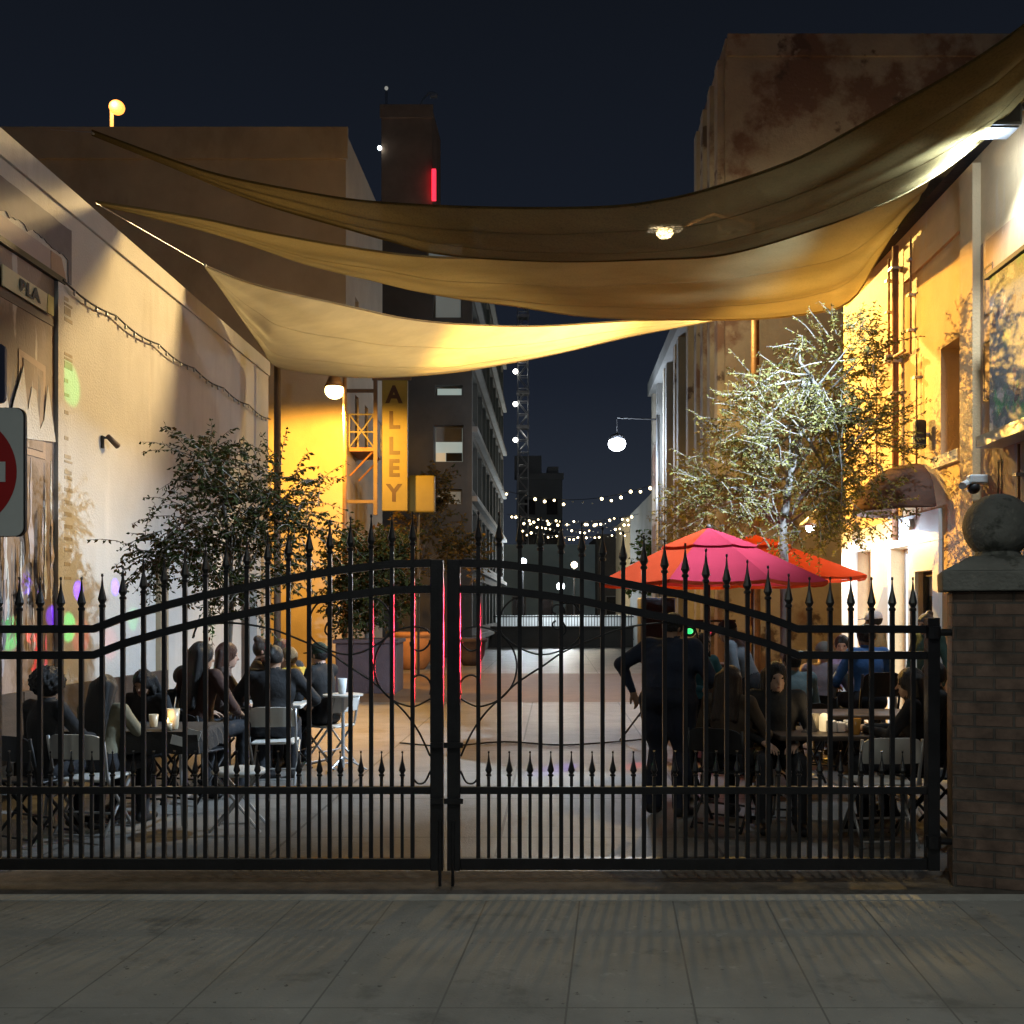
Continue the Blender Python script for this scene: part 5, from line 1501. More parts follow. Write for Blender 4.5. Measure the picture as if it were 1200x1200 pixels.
def hair_mesh(style):
    f = Field((-0.22, -0.24, -0.52), (0.22, 0.20, 0.24), 0.0095)
    if style == 'short':
        f.ell((0, -0.012, 0.022), (0.084, 0.100, 0.104), 0.01); f.cut((0, 0.095, -0.045), (0.072, 0.070, 0.085)); f.cut((0, 0.02, -0.10), (0.12, 0.10, 0.075))
    elif style == 'curly':
        f.ell((0, -0.02, 0.035), (0.125, 0.130, 0.120), 0.01, bump=lambda X, Y, Z: 0.011 * np.sin(X * 95) * np.sin(Y * 88 + 1) * np.sin(Z * 92) + 0.008 * np.sin(X * 190 + Z * 60) * np.sin(Y * 170))
        f.cut((0, 0.12, -0.045), (0.085, 0.080, 0.085)); f.cut((0, 0.04, -0.13), (0.12, 0.10, 0.075))
    elif style in ('long', 'verylong', 'bob'):
        ln = {'long': -0.30, 'verylong': -0.42, 'bob': -0.13}[style]
        rip = lambda X, Y, Z: 0.0035 * np.sin(np.arctan2(Y, X) * 26 + Z * 14)
        f.ell((0, -0.012, 0.022), (0.088, 0.104, 0.108), 0.01, bump=rip)
        for x in (-0.062, -0.03, 0, 0.03, 0.062):
            f.cone((x, -0.055, 0.02), (x * 1.45, -0.085, ln), 0.05, 0.026 if style != 'bob' else 0.035, 0.02)
        for s in (-1, 1):
            f.cone((s * 0.070, -0.01, 0.03), (s * 0.085, 0.0, ln * 0.55), 0.026, 0.026, 0.015); f.cone((s * 0.085, 0.0, ln * .55), (s * 0.10, 0.02, ln * 0.9), 0.026, 0.014, 0.02)
        f.cut((0, 0.11, -0.05), (0.060, 0.085, 0.100))
    elif style == 'bun':
        f.ell((0, -0.012, 0.022), (0.084, 0.100, 0.104), 0.01); f.ell((0, -0.07, 0.11), (0.045, 0.045, 0.042), 0.01); f.cut((0, 0.095, -0.045), (0.072, 0.070, 0.085)); f.cut((0, 0.02, -0.11), (0.12, 0.10, 0.07))
    V, Q, L = f.mesh(); return V, Q
HAIR = {}
def cap_data():
    f = Field((-0.14, -0.14, -0.05), (0.14, 0.22, 0.17), 0.008)
    f.ell((0, -0.008, 0.035), (0.091, 0.106, 0.098), 0.01); f.cut((0, 0, -0.075), (0.2, 0.2, 0.10))
    f.ell((0, 0.115, 0.035), (0.07, 0.075, 0.008), 0.006)
    V, Q, L = f.mesh(); return V, Q
CAP = cap_data()

def ik(S, T, l1, l2, hint):
    S, T, hint = Vector(S), Vector(T), Vector(hint)
    d = T - S; L = d.length
    if L > (l1 + l2) * 0.995: T = S + d.normalized() * (l1 + l2) * 0.995; d = T - S; L = d.length
    a = (l1 * l1 - l2 * l2 + L * L) / (2 * L); h = math.sqrt(max(l1 * l1 - a * a, 0)); n = d.normalized()
    hp = (hint - n * hint.dot(n)).normalized()
    return S + n * a + hp * h, T

def person(label, x, y, face, pose='sit', lean=0.08, yaw=0, pitch=0.12, hr=None, hl=None, top=(0.02, 0.02, 0.022), bottom=(0.015, 0.016, 0.02), skin='tan', hair='short', hc='black',
           sc_=1.0, bulk=1.0, cap=None, seat=0.45, sleeves=True, curl=0.45, cat='person', group=None, vx=0.0125, stance=0.11, twist=0.0):
    sit = pose == 'sit'
    pz = seat + 0.075 if sit else 0.93
    U = Vector((0, math.sin(lean), math.cos(lean))); Fw = Vector((0, math.cos(lean), -math.sin(lean))); Rt = Vector((1, 0, 0))
    pel = Vector((0, 0, pz)); chest = pel + U * 0.33 + Fw * 0.01; nb = pel + U * 0.50; hd = nb + U * 0.115 + Vector((0, 0.02, 0.0))
    f = Field((-0.48, -0.42, -0.02), (0.48, 0.92 if sit else 0.62, pz + 0.85), vx)
    RM = Matrix((Rt, Fw, U)).transposed()
    b = bulk
    # trunk (label 1 = top, 2 = bottom, 0 = skin, 3 = shoes)
    f.ell(pel + U * 0.02, (0.160 * b, 0.118 * b, 0.12), 0.03, 2, RM)
    f.ell(pel + U * 0.15 + Fw * 0.01 * b, (0.140 * b, 0.108 * b, 0.15), 0.05, 1, RM)
    f.ell(chest, (0.162 * b, 0.112 * b, 0.17), 0.05, 1, RM)
    sh = {}
    for s in (-1, 1):
        sh[s] = pel + U * 0.455 + Rt * s * 0.165 * (0.6 + 0.4 * b)
        f.cone(nb - U * 0.03, sh[s], 0.052, 0.058 * b ** .5, 0.04, 1)
    f.cone(nb - U * 0.05, nb + U * 0.07 + Vector((0, .012, 0)), 0.056, 0.050, 0.02, 0)
    # head
    HM = Matrix.Rotation(yaw, 3, 'Z') @ Matrix.Rotation(-pitch, 3, 'X')
    def H(x_, y_, z_): return hd + HM @ Vector((x_, y_, z_))
    f.ell(H(0, -0.008, 0.025), (0.074, 0.092, 0.090), 0.02, 0, HM)
    f.ell(H(0, 0.022, -0.045), (0.056, 0.066, 0.070), 0.03, 0, HM)
    f.ell(H(0, 0.062, -0.088), (0.026, 0.022, 0.020), 0.02, 0, HM)
    f.cone(H(0, 0.084, 0.008), H(0, 0.108, -0.030), 0.008, 0.013, 0.010, 0)
    f.ell(H(0, 0.078, 0.026), (0.045, 0.014, 0.010), 0.012, 0, HM)
    f.ell(H(0, 0.086, -0.062), (0.022, 0.010, 0.009), 0.006, 4, HM)
    for s in (-1, 1):
        f.ell(H(s * 0.077, -0.005, -0.012), (0.010, 0.018, 0.030), 0.006, 0, HM)
    # legs
    for s in (-1, 1):
        hip = pel + Vector((s * 0.088 * b ** .5, 0, -0.01))
        if sit:
            kn = Vector((s * stance * 1.2, 0.44, pz + 0.005)); an = Vector((s * stance * 1.15, 0.40 + 0.07 * s * twist, 0.09))
        else:
            kn = Vector((s * stance * 0.9, 0.03 + 0.05 * s * twist, 0.49)); an = Vector((s * stance, -0.02 + 0.12 * s * twist, 0.09))
        f.cone(hip, hip.lerp(kn, .5), 0.088 * b, 0.076 * b, 0.03, 2); f.cone(hip.lerp(kn, .5), kn, 0.076 * b, 0.058, 0.02, 2)
        bl = b ** .7; f.cone(kn, kn.lerp(an, .35), 0.057 * bl, 0.060 * bl, 0.02, 2); f.cone(kn.lerp(an, .35), an, 0.060 * bl, 0.050 * bl, 0.015, 2)
        f.cone(an + Vector((0, -0.035, -0.045)), an + Vector((s * 0.02, 0.15, -0.058)), 0.042, 0.034, 0.02, 3)
        f.cone(an, an + Vector((0, 0.06, -0.05)), 0.042, 0.038, 0.02, 3)
    # arms
    wr = []
    for s, tgt in ((1, hr), (-1, hl)):
        if tgt is None: tgt = (s * 0.16, 0.33, pz + 0.13) if sit else (s * 0.24, 0.08, pz - 0.06)
        el, wp = ik(sh[s], tgt, 0.285, 0.255, (s * 0.8, -0.45, -0.6))
        f.cone(sh[s], el, 0.058 * b ** .6, 0.046 * b ** .5, 0.03, 1)
        f.cone(el, el.lerp(wp, .35), 0.046 * b ** .5, 0.045, 0.015, 1 if sleeves else 0); f.cone(el.lerp(wp, .35), wp, 0.045, 0.031, 0.012, 1 if sleeves else 0)
        wr.append((s, el, wp))
    V, Q, L = f.mesh()
    lab = np.array([0, 1, 2, 3, 4])[L]
    mi = lab[Q[:, 0]]
    Vs, Qs, Ms = [V], [Q], [mi]; n = len(V)
    for s, el, wp in wr:
        hv, hq = HANDS[curl]; d = (wp - el).normalized()
        up = Vector((0, 0, 1)) if abs(d.z) < 0.85 else Vector((0, 1, 0))
        side = up.cross(d).normalized(); upp = d.cross(side)
        if abs(d.z) >= 0.85: side, upp = -upp * 1.0 if s > 0 else upp, side
        A = np.array([d, side, d.cross(side)]).T
        hv2 = hv.copy(); q2 = hq
        if s > 0: pass
        else: hv2 = hv2 * (1, -1, 1); q2 = hq[:, ::-1]
        Vs.append(hv2 @ A.T + np.array(wp)); Qs.append(q2 + n); Ms.append(np.zeros(len(q2), int)); n += len(hv2)
    for s in (-1, 1):   # eyes
        e = Field((-0.02,) * 3, (0.02,) * 3, 0.005); e.ell((0, 0, 0), (0.012, 0.012, 0.010), 0)
        v, q, _ = e.mesh(); Vs.append(v + np.array(H(s * 0.029, 0.072, 0.006))); Qs.append(q + n); Ms.append(np.full(len(q), 5)); n += len(v)
    V = np.concatenate(Vs) * sc_; Q = np.concatenate(Qs); mi = np.concatenate(Ms)
    me = np_mesh('person', V, Q, mi, [SKINM[skin], clothm(top), clothm(bottom), M['blackpl'], LIPM, EYEM])
    o = bpy.data.objects.new('person', me); COL.objects.link(o)
    tag(o, label, cat, group or ('people at the left tables' if x < -0.3 else 'people at the right tables'))
    o.location = (x, y, 0); o.rotation_euler = (0, 0, face)
    HMx = Matrix.Translation(hd * sc_) @ HM.to_4x4() @ Matrix.Scale(sc_, 4)
    if hair:
        if hair not in HAIR: HAIR[hair] = hair_mesh(hair)
        v, q = HAIR[hair]
        hm = np_mesh('hair', v, q, np.zeros(len(q)), [HAIRM[hc]])
        h = bpy.data.objects.new('hair', hm); COL.objects.link(h); h.parent = o; h.matrix_local = HMx
    if cap:
        v, q = CAP
        hm = np_mesh('cap', v, q, np.zeros(len(q)), [clothm(cap)])
        h = bpy.data.objects.new('cap', hm); COL.objects.link(h); h.parent = o; h.matrix_local = HMx
    return o

# face angle: 0 looks away from the camera (+Y), 180 towards it, +90 towards the left wall, -90 towards the right
def px(u, Y): return XU(u, Y)
BK, NV, CH = (0.014, 0.014, 0.015), (0.013, 0.017, 0.035), (0.03, 0.03, 0.032)
# left side
person('person with big curly hair in a black top seated at far left', px(48, 7.5), 7.5, R(-28), hair='curly', hc='black', top=BK, skin='brown', sc_=0.97, yaw=R(-25), hr=(0.2, 0.36, 0.74), pitch=0.25)
person('woman with long straight dark hair in an olive top on the left white chair', px(118, 7.75), 7.75, R(-12), hair='verylong', hc='black', top=(0.17, 0.16, 0.11), skin='tan', sc_=0.93, hr=(0.16, 0.38, 0.72), hl=(-0.16, 0.38, 0.72), pitch=0.3)
person('person with dark bob hair facing the gate across the left table with drinks', px(178, 8.9), 8.9, R(170), hair='bob', hc='black', top=BK, sc_=0.93, lean=0.22, pitch=0.4, hr=(0.12, 0.36, 0.76))
person('person with short hair seen from the side beside the bob haired one', px(203, 9.3), 9.3, R(-100), hair='short', hc='black', top=CH, sc_=0.93, lean=0.15, pitch=0.2, hr=(0.10, 0.36, 0.78))
person('tall woman with very long black hair seated high right of the left table', px(230, 9.0), 9.0, R(-25), hair='verylong', hc='black', top=(0.05, 0.022, 0.016), skin='tan', sc_=1.06, seat=0.50, yaw=R(-20))
person('person with reddish hair turned to the right beside the tall long haired woman', px(252, 10.1), 10.1, R(-70), hair='long', hc='auburn', top=(0.10, 0.07, 0.06), skin='light', sc_=1.05, seat=0.48, lean=0.15, hr=(0.10, 0.38, 0.86), hl=(-0.1, 0.36, 0.8))
person('person with short hair in profile at the far side of the left group', px(292, 11.4), 11.4, R(-80), hair='bun', hc='brown', top=(0.09, 0.07, 0.055), skin='light', sc_=1.08, lean=0.2, hr=(0.05, 0.40, 0.92), hl=(-0.1, 0.36, 0.84))
person('broad man in black sweater, back to the gate, on a white folding chair', px(319, 9.75), 9.75, R(4), hair='short', hc='black', top=BK, skin='tan', sc_=1.06, bulk=1.32, lean=0.14, hr=(0.30, 0.34, 0.70), hl=(-0.30, 0.34, 0.70), pitch=0.3)
person('person with brown hair facing the gate behind the broad man', px(333, 11.3), 11.3, R(168), hair='short', hc='brown', top=CH, skin='light', sc_=1.08, lean=0.1)
person('person in a yellow top leaning in at the right of the left group', px(356, 11.0), 11.0, R(70), hair='short', hc='blond', top=(0.45, 0.33, 0.05), skin='light', sc_=1.03, lean=0.28, hr=(0.08, 0.38, 0.78))
person('person in a black jacket and cap at the right end of the left group', px(383, 10.9), 10.9, R(62), hair='short', hc='black', cap=(0.015, 0.03, 0.02), top=BK, skin='light', sc_=1.05, lean=0.14, hr=(0.05, 0.40, 0.80))
# right side
person('heavy man in a dark blue sweater standing hand on hip by the speaker', px(783, 8.35), 8.35, R(-40), pose='stand', hair='short', hc='black', top=(0.017, 0.024, 0.045), bottom=(0.012, 0.015, 0.028), skin='tan', sc_=0.99, bulk=1.62, lean=0.10, yaw=R(-15), pitch=0.35,
       hl=(-0.36, 0.02, 1.0), hr=(0.22, 0.30, 1.06), stance=0.13)
person('woman in a teal shirt standing just behind the heavy man', px(818, 9.1), 9.1, R(-150), pose='stand', hair='bob', hc='black', top=(0.03, 0.12, 0.15), skin='tan', sc_=0.88, lean=0.06, hr=(0.15, 0.28, 1.12), hl=(-0.15, 0.28, 1.12))
person('person in a grey shirt and dark hat bending over the table behind the right group', px(882, 10.4), 10.4, R(60), pose='stand', hair='short', hc='black', cap=(0.015, 0.015, 0.016), top=(0.10, 0.11, 0.12), skin='tan', sc_=0.97, lean=0.42, bulk=1.1, pitch=0.3, hr=(0.12, 0.42, 0.95))
person('person with brown hair in a brown jacket seated at the near right tables', px(852, 7.9), 7.9, R(-35), hair='long', hc='brown', top=(0.065, 0.045, 0.03), skin='tan', sc_=0.98)
person('woman with long black hair facing the gate between the two right tables', px(909, 8.1), 8.1, R(172), hair='verylong', hc='black', top=(0.017, 0.017, 0.018), skin='light', sc_=1.0, bulk=1.12, lean=0.02, yaw=R(6), pitch=0.1, hr=(0.12, 0.32, 0.66), hl=(-0.12, 0.32, 0.66))
person('person in a teal grey shirt with back turned at the middle right table', px(932, 10.0), 10.0, R(15), hair='short', hc='black', top=(0.13, 0.19, 0.21), skin='tan', sc_=1.02, bulk=1.2)
person('woman with long black hair in profile seated at the right end beside the gate hinge', px(1080, 7.7), 7.7, R(62), hair='verylong', hc='black', top=BK, skin='tan', sc_=0.98, lean=0.1, hr=(0.02, 0.42, 0.78), hl=(-.1, .4, .78))
person('seated man in a bright blue shirt near the white lit shop doors', px(1019, 10.6), 10.6, R(12), hair='short', hc='black', top=(0.04, 0.12, 0.32), skin='brown', sc_=1.08, seat=0.60, sleeves=True)
person('person in a white cap and tan top standing before the white lit doors', px(1029, 12.2), 12.2, R(50), pose='stand', hair='short', hc='black', cap=(0.75, 0.75, 0.78), top=(0.33, 0.25, 0.13), bottom=(0.02, 0.025, 0.03), skin='tan', sc_=1.0, lean=0.06)
person('older person with grey hair and grey cap seated left of the blue shirt', px(962, 10.9), 10.9, R(-30), hair='short', hc='grey', cap=(0.14, 0.14, 0.13), top=(0.24, 0.20, 0.22), skin='light', sc_=1.06, lean=0.2)
person('person in a light purple top seated under the tip of the parasol', px(987, 12.3), 12.3, R(160), hair='short', hc='black', top=(0.42, 0.34, 0.55), skin='light', sc_=1.05, seat=0.5)
person('person in black seated in the gap between the gate and the brick pillar', px(1104, 8.2), 8.2, R(75), hair='short', hc='black', top=BK, skin='brown', sc_=1.0)
person('person in dark green standing at the shop door behind the gate hinge', px(1090, 11.4), 11.4, R(115), pose='stand', hair='bun', hc='black', top=(0.02, 0.05, 0.04), skin='tan', sc_=0.98)

# ================================================================ CHAIRS, TABLES, THINGS
def folding_chair():
    T = thing('folding_chair', 'x', 'chair', (0, 0, 0), 'white folding chairs')
    def curved(mb, w_, z0, z1, y0, tilt, cr, t=0.018, n=12):
        vs = []
        for q in (0, 1):
            for i in range(n + 1):
                s = -1 + 2 * i / n; rnd = 0.045 * (abs(s) ** 6)
                for z, e in ((z0, 0), (z1 - rnd, 1)):
                    vs.append((s * w_ / 2, y0 + cr * (1 - s * s) * -1 + (z - z0) * tilt + (t if q else 0), z))
        k = 2 * (n + 1); fs = []
        for i in range(n):
            a = 2 * i
            fs += [(a, a + 2, a + 3, a + 1), (k + a, k + a + 1, k + a + 3, k + a + 2), (a + 1, a + 3, k + a + 3, k + a + 1), (a, k + a, k + a + 2, a + 2)]
        fs += [(0, 1, k + 1, k), (2 * n, k + 2 * n, k + 2 * n + 1, 2 * n + 1)]
        mb.add(vs, fs)
    m_ = MB(); curved(m_, 0.43, 0.60, 0.785, -0.205, -0.18, 0.035); m_.build('backrest', M['chairpl'], T, smooth=False, bevel=0.004)
    m_ = MB(); m_.bevelbox((0, 0.0, 0.445), (0.39, 0.39, 0.022), 0.01, 2); m_.build('seat', M['chairpl'], T, smooth=False)
    for s in (-1, 1):
        m_ = MB(); m_.tube([(s * 0.215, -0.232, 0.77), (s * 0.215, -0.20, 0.62), (s * 0.212, -0.17, 0.46), (s * 0.212, 0.20, 0.012)], 0.0125, 8); m_.build('leg', M['chairmt'], T, smooth=True)
        m_ = MB(); m_.tube([(s * 0.197, 0.17, 0.43), (s * 0.197, -0.22, 0.012)], 0.0115, 8); m_.build('leg', M['chairmt'], T, smooth=True)
    for (y_, z_, w_) in ((0.165, 0.055, 0.21), (-0.19, 0.05, 0.196), (-0.06, 0.19, 0.196)):
        m_ = MB(); m_.tube([(-w_, y_, z_), (w_, y_, z_)], 0.009, 6); m_.build('cross_bar', M['chairmt'], T)
    return T
ch0 = folding_chair()
chairs = [(px(110, 7.55), 7.55, -10, 'white folding chair under the long haired woman at left'),
          (px(323, 9.6), 9.6, 4, 'white folding chair under the broad man in black'),
          (px(1030, 7.35), 7.35, 3, 'empty white folding chair facing the near right table'),
          (px(45, 7.45), 7.45, -28, 'folding chair under the curly haired person at far left'),
          (px(386, 10.9), 10.9, 62, 'white folding chair at the right end of the left group'),
          (px(230, 9.0), 9.0, -25, 'folding chair under the tall long haired woman'),
          (px(176, 8.95), 8.95, 170, 'folding chair behind the left table with drinks'),
          (px(252, 10.1), 10.1, -70, 'folding chair under the reddish haired person'),
          (px(292, 11.4), 11.4, -80, 'folding chair under the person in profile at the far side'),
          (px(333, 11.35), 11.35, 168, 'folding chair behind the broad man, facing the gate'),
          (px(356, 11.0), 11.0, 70, 'folding chair under the person in the yellow top'),
          (px(203, 9.3), 9.3, -100, 'folding chair seen from the side behind the left table'),
          (px(852, 7.88), 7.88, -35, 'folding chair under the brown haired person in the right group'),
          (px(909, 8.14), 8.14, 172, 'folding chair under the woman facing the gate'),
          (px(932, 9.98), 9.98, 15, 'folding chair under the teal grey shirt'),
          (px(1080, 7.7), 7.7, 62, 'folding chair under the woman in profile beside the gate hinge'),
          (px(962, 10.9), 10.9, -30, 'folding chair under the older person in the grey cap'),
          (px(1104, 8.2), 8.2, 75, 'folding chair in the gap by the brick pillar'),
          (px(1019, 10.55), 10.55, 12, 'high folding chair under the man in the bright blue shirt'),
          (px(987, 12.35), 12.35, 160, 'folding chair under the person in the light purple top')]
for i, (x, y, a, lab) in enumerate(chairs):
    c = ch0 if i == 0 else copy_tree(ch0)
    c.location = (x, y, 0.0); c.rotation_euler = (0, 0, R(a)); c['label'] = lab
    if 'high folding' in lab: c.scale = (1, 1, 1.33)
    if 'white' not in lab.split('under')[0]:      # the plain ones are dark
        for k_ in c.children:
            k_.material_slots[0].link = 'OBJECT'
            k_.material_slots[0].material = M['blackpl']
        c['label'] = lab.replace('folding chair', 'dark folding chair')
        c['group'] = 'dark folding chairs'
# stool
B = thing('stool', 'round pale stool on crossed metal legs in front of the broad man', 'stool', (px(280, 7.75), 7.75, 0))
sx_, sy_ = px(280, 7.75), 7.75
m_ = MB(); m_.lathe([(0.01, 0.425), (0.19, 0.43), (0.205, 0.445), (0.205, 0.46), (0.18, 0.472), (0.01, 0.474)], (sx_, sy_, 0), 28); m_.build('seat', M['chairpl'], B, smooth=True)
for s in (-1, 1):
    for q in (-1, 1):
        m_ = MB(); m_.tube([(sx_ + s * 0.15, sy_ + q * 0.10, 0.425), (sx_ - s * 0.19, sy_ + q * 0.12, 0.012)], 0.011, 6); m_.build('leg', M['chairmt'], B)
m_ = MB(); m_.tube([(sx_ - .10, sy_ - .115, .08), (sx_ + .10, sy_ - .115, .08)], .009, 6); m_.build('cross_bar', M['chairmt'], B)

def table(label, cx, cy, w_, d_, h_, topm, cloth=False, a=0.0):
    T = thing('table', label, 'table', (cx, cy, 0), 'folding tables')
    m_ = MB(); m_.bevelbox((cx, cy, h_ - 0.02), (w_, d_, 0.04), 0.012, 2); m_.build('tabletop', topm, T)
    for sx2 in (-1, 1):
        for sy2 in (-1, 1):
            m_ = MB(); m_.tube([(cx + sx2 * (w_ / 2 - .15), cy + sy2 * (d_ / 2 - .08), h_ - .041), (cx + sx2 * (w_ / 2 - .12), cy + sy2 * (d_ / 2 - .06), 0.012)], 0.013, 8); m_.build('leg', M['chairmt'], T)
    for sx2 in (-1, 1):
        m_ = MB(); m_.tube([(cx + sx2 * (w_ / 2 - .13), cy - d_ / 2 + .07, .22), (cx + sx2 * (w_ / 2 - .13), cy + d_ / 2 - .07, .22)], 0.009, 6); m_.build('stretcher', M['chairmt'], T)
    return T
def cloth_on(label, cx, cy, w_, d_, h_, drop, mm_):
    m_ = MB(); n = 60; rr = random.Random(int(w_ * 100)); vs = []
    per = []
    for i in range(n):
        t = i / n * 4; k = int(t); f = t - k
        per.append([(-1 + 2 * f, -1), (1, -1 + 2 * f), (1 - 2 * f, 1), (-1, 1 - 2 * f)][k])
    for (lv, z, o) in ((0, h_ + .004, 0.004), (1, h_ - .02, 0.012), (2, h_ - drop * .5, 0.022), (3, h_ - drop, 0.035)):
        for i, (a, b) in enumerate(per):
            q = o + (0.012 * math.sin(i * 1.9) if lv > 1 else 0)
            vs.append((cx + a * (w_ / 2 + q), cy + b * (d_ / 2 + q), z + (0.01 * math.sin(i * 2.7) if lv == 3 else 0)))
    fs = [tuple(range(n))]
    for l in range(3):
        for i in range(n): fs.append((l * n + i, (l + 1) * n + i, (l + 1) * n + (i + 1) % n, l * n + (i + 1) % n))
    m_.add(vs, fs)
    return tag(m_.build('tablecloth', mm_), label, 'tablecloth')
tx, tyy = px(150, 8.15), 8.15
table('left table with drinks and a candle between the seated people', tx, tyy, 1.3, 0.7, 0.74, M['tcloth'])
cloth_on('short black cloth over the left table with drinks', tx, tyy, 1.3, 0.7, 0.74, 0.16, M['tcloth'])
table('low table among the middle of the left group', px(290, 10.5), 10.55, 1.2, 0.6, 0.72, M['chairpl'])
table('near right table with napkins and a cup of beer', px(985, 7.95), 8.0, 1.1, 0.7, 0.73, M['wood'])
table('wooden table behind the near right one', px(1000, 9.4), 9.35, 1.25, 0.62, 0.74, mat('table_wood', (0.16, 0.10, 0.06), 0.5, 0.25, 3, 0.1, 30, stretch=(1, 6, 1)))
table('white topped long table lit by the shop doors', px(992, 12.0), 12.0, 0.95, 1.5, 0.75, M['white'])
table('dark table in the middle of the right group', px(868, 9.2), 9.25, 1.0, 0.6, 0.72, M['wood'])
M['cupclear'] = mat('cup_plastic', (0.55, 0.48, 0.34), 0.25, 0.1, 10, 0)
M['beer'] = mat('beer_cup', (0.50, 0.24, 0.05), 0.25, 0.1, 10, 0)
def cup(label, x, y, z, r=0.042, h=0.13, mm_=None, straw=False, cat='cup'):
    B = thing('cup', label, cat, (x, y, z), 'cups on the tables')
    m_ = MB(); m_.lathe([(r * .72, 0), (r * .75, .004), (r, h), (r * .93, h), (r * .70, .01)], (x, y, z), 18); m_.build('body', mm_ or M['cupclear'], B, smooth=True)
    if straw:
        m_ = MB(); m_.tube([(x - .01, y, z + .02), (x + .02, y, z + h + .09)], 0.0035, 6); m_.build('straw', M['white'], B)
    return B
zt_ = 0.746
cup('tall clear cup with a straw at the right end of the left table', px(203, 7.95), 7.95, zt_, 0.05, 0.16, straw=True)
cup('small clear cup beside the phone on the left table', px(180, 8.1), 8.1, zt_, 0.038, 0.10)
cup('small cup at the left end of the left table', px(142, 8.1), 8.1, zt_, 0.036, 0.11)
cup('white paper cup at the right edge of the left group', px(401, 10.65), 10.65, 0.80, 0.05, 0.16, M['white'])
B = thing('high_table', 'small round high table holding the white paper cup', 'table', (px(402, 10.65), 10.65, 0))
hx_ = px(402, 10.65)
m_ = MB(); m_.lathe([(0.01, .775), (.2, .775), (.21, .785), (.21, .797), (.01, .798)], (hx_, 10.65, 0), 24); m_.build('tabletop', M['chairpl'], B)
m_ = MB(); m_.tube([(hx_, 10.65, 0.03), (hx_, 10.65, .775)], .018, 8); m_.build('leg', M['chairmt'], B)
for a in range(3):
    m_ = MB(); m_.tube([(hx_, 10.65, .15), (hx_ + .25 * math.cos(a * 2.1), 10.65 + .25 * math.sin(a * 2.1), .012)], .011, 6); m_.build('foot', M['chairmt'], B)
cup('cup of beer on the near right table', px(1002, 7.75), 7.75, 0.731, 0.045, 0.12, M['beer'])
cup('clear cup at the left end of the near right table', px(955, 8.1), 8.1, 0.731, 0.04, 0.12)
B = thing('candle', 'small lit candle in a glass on the left table', 'candle', (px(197, 7.86), 7.86, zt_))
cxn, cyn = px(197, 7.86), 7.86
m_ = MB(); m_.lathe([(.03, 0), (.034, .06), (.031, .06), (.027, .006)], (cxn, cyn, zt_), 14); m_.build('glass', M['cupclear'], B, smooth=True)
m_ = MB(); m_.lathe([(.004, .062), (.010, .072), (.006, .088), (.001, .10)], (cxn, cyn, zt_), 8); m_.build('flame', glow('flame', (1, .6, .2), 6), B)
point('candle_light', (cxn, cyn - .01, zt_ + .13), 0.7, (1, .62, .28), .02)
B = thing('napkin_box', 'stack of white napkin packs on the near right table', 'napkins', (px(987, 7.9), 7.9, .731))
for k, (dx, hh) in enumerate(((-.09, .09), (-.02, .075), (.06, .085))):
    m_ = MB(); m_.bevelbox((px(987, 7.9) + dx, 7.9 + .01 * k, .732 + hh / 2), (.065, .11, hh), .008); m_.build('pack', M['white'], B)
B = thing('table_lantern', 'small glowing lantern on the near right table', 'lantern', (px(962, 7.95), 7.95, .731))
m_ = MB(); m_.lathe([(.035, 0), (.04, .01), (.04, .11), (.03, .13), (.012, .14)], (px(966, 7.95), 7.95, .731), 16); m_.build('body', glow('lantern_glow', (1, .72, .35), 0.8), B, smooth=True)
point('lantern_light', (px(966, 7.9), 7.85, .95), 1.6, (1, .72, .4), .04)
for (u, v, lab) in ((208, 868, 'white card clipped to the front edge of the left table'), (227, 861, 'white card at the right corner of the left table')):
    p = P(u, v, 7.76 if u < 215 else 7.79)
    m_ = MB(); m_.obox(p, (.10, .003, .07), Matrix.Rotation(R(14), 3, 'Y')); tag(m_.build('card', M['white']), lab, 'card')

# speaker on tripod
sy2 = 13.1; sxx = px(769, sy2)
B = thing('speaker_stand', 'black tripod stand under the speaker behind the heavy man', 'tripod', (sxx, sy2, 0))
m_ = MB(); m_.tube([(sxx, sy2, .35), (sxx, sy2, 1.40)], .018, 10); m_.build('pole', M['blackpl'], B)
for a in (195, 315, 75):
    e = Vector((sxx + .50 * math.cos(R(a)), sy2 + .50 * math.sin(R(a)), .014))
    m_ = MB(); m_.tube([(sxx, sy2, .62), e], .013, 8); m_.build('leg', M['blackpl'], B)
    m_ = MB(); m_.tube([(sxx, sy2, .36), Vector((sxx, sy2, .62)).lerp(e, .5)], .008, 6); m_.build('brace', M['blackpl'], B)
B = thing('loudspeaker', 'large dark loudspeaker on the tripod stand behind the heavy man', 'loudspeaker', (sxx, sy2, 1.41))
M['navy'] = mat('speaker_cabinet', (0.015, 0.018, 0.035), 0.5, 0.15, 8, 0.1, 80)
m_ = MB(); m_.bevelbox((sxx, sy2, 1.52), (.44, .38, .62), .02, 3); m_.build('cabinet', M['navy'], B)
m_ = MB(); m_.bevelbox((sxx, sy2 - .195, 1.52), (.40, .012, .57), .004); m_.build('grille', M['blackpl'], B)
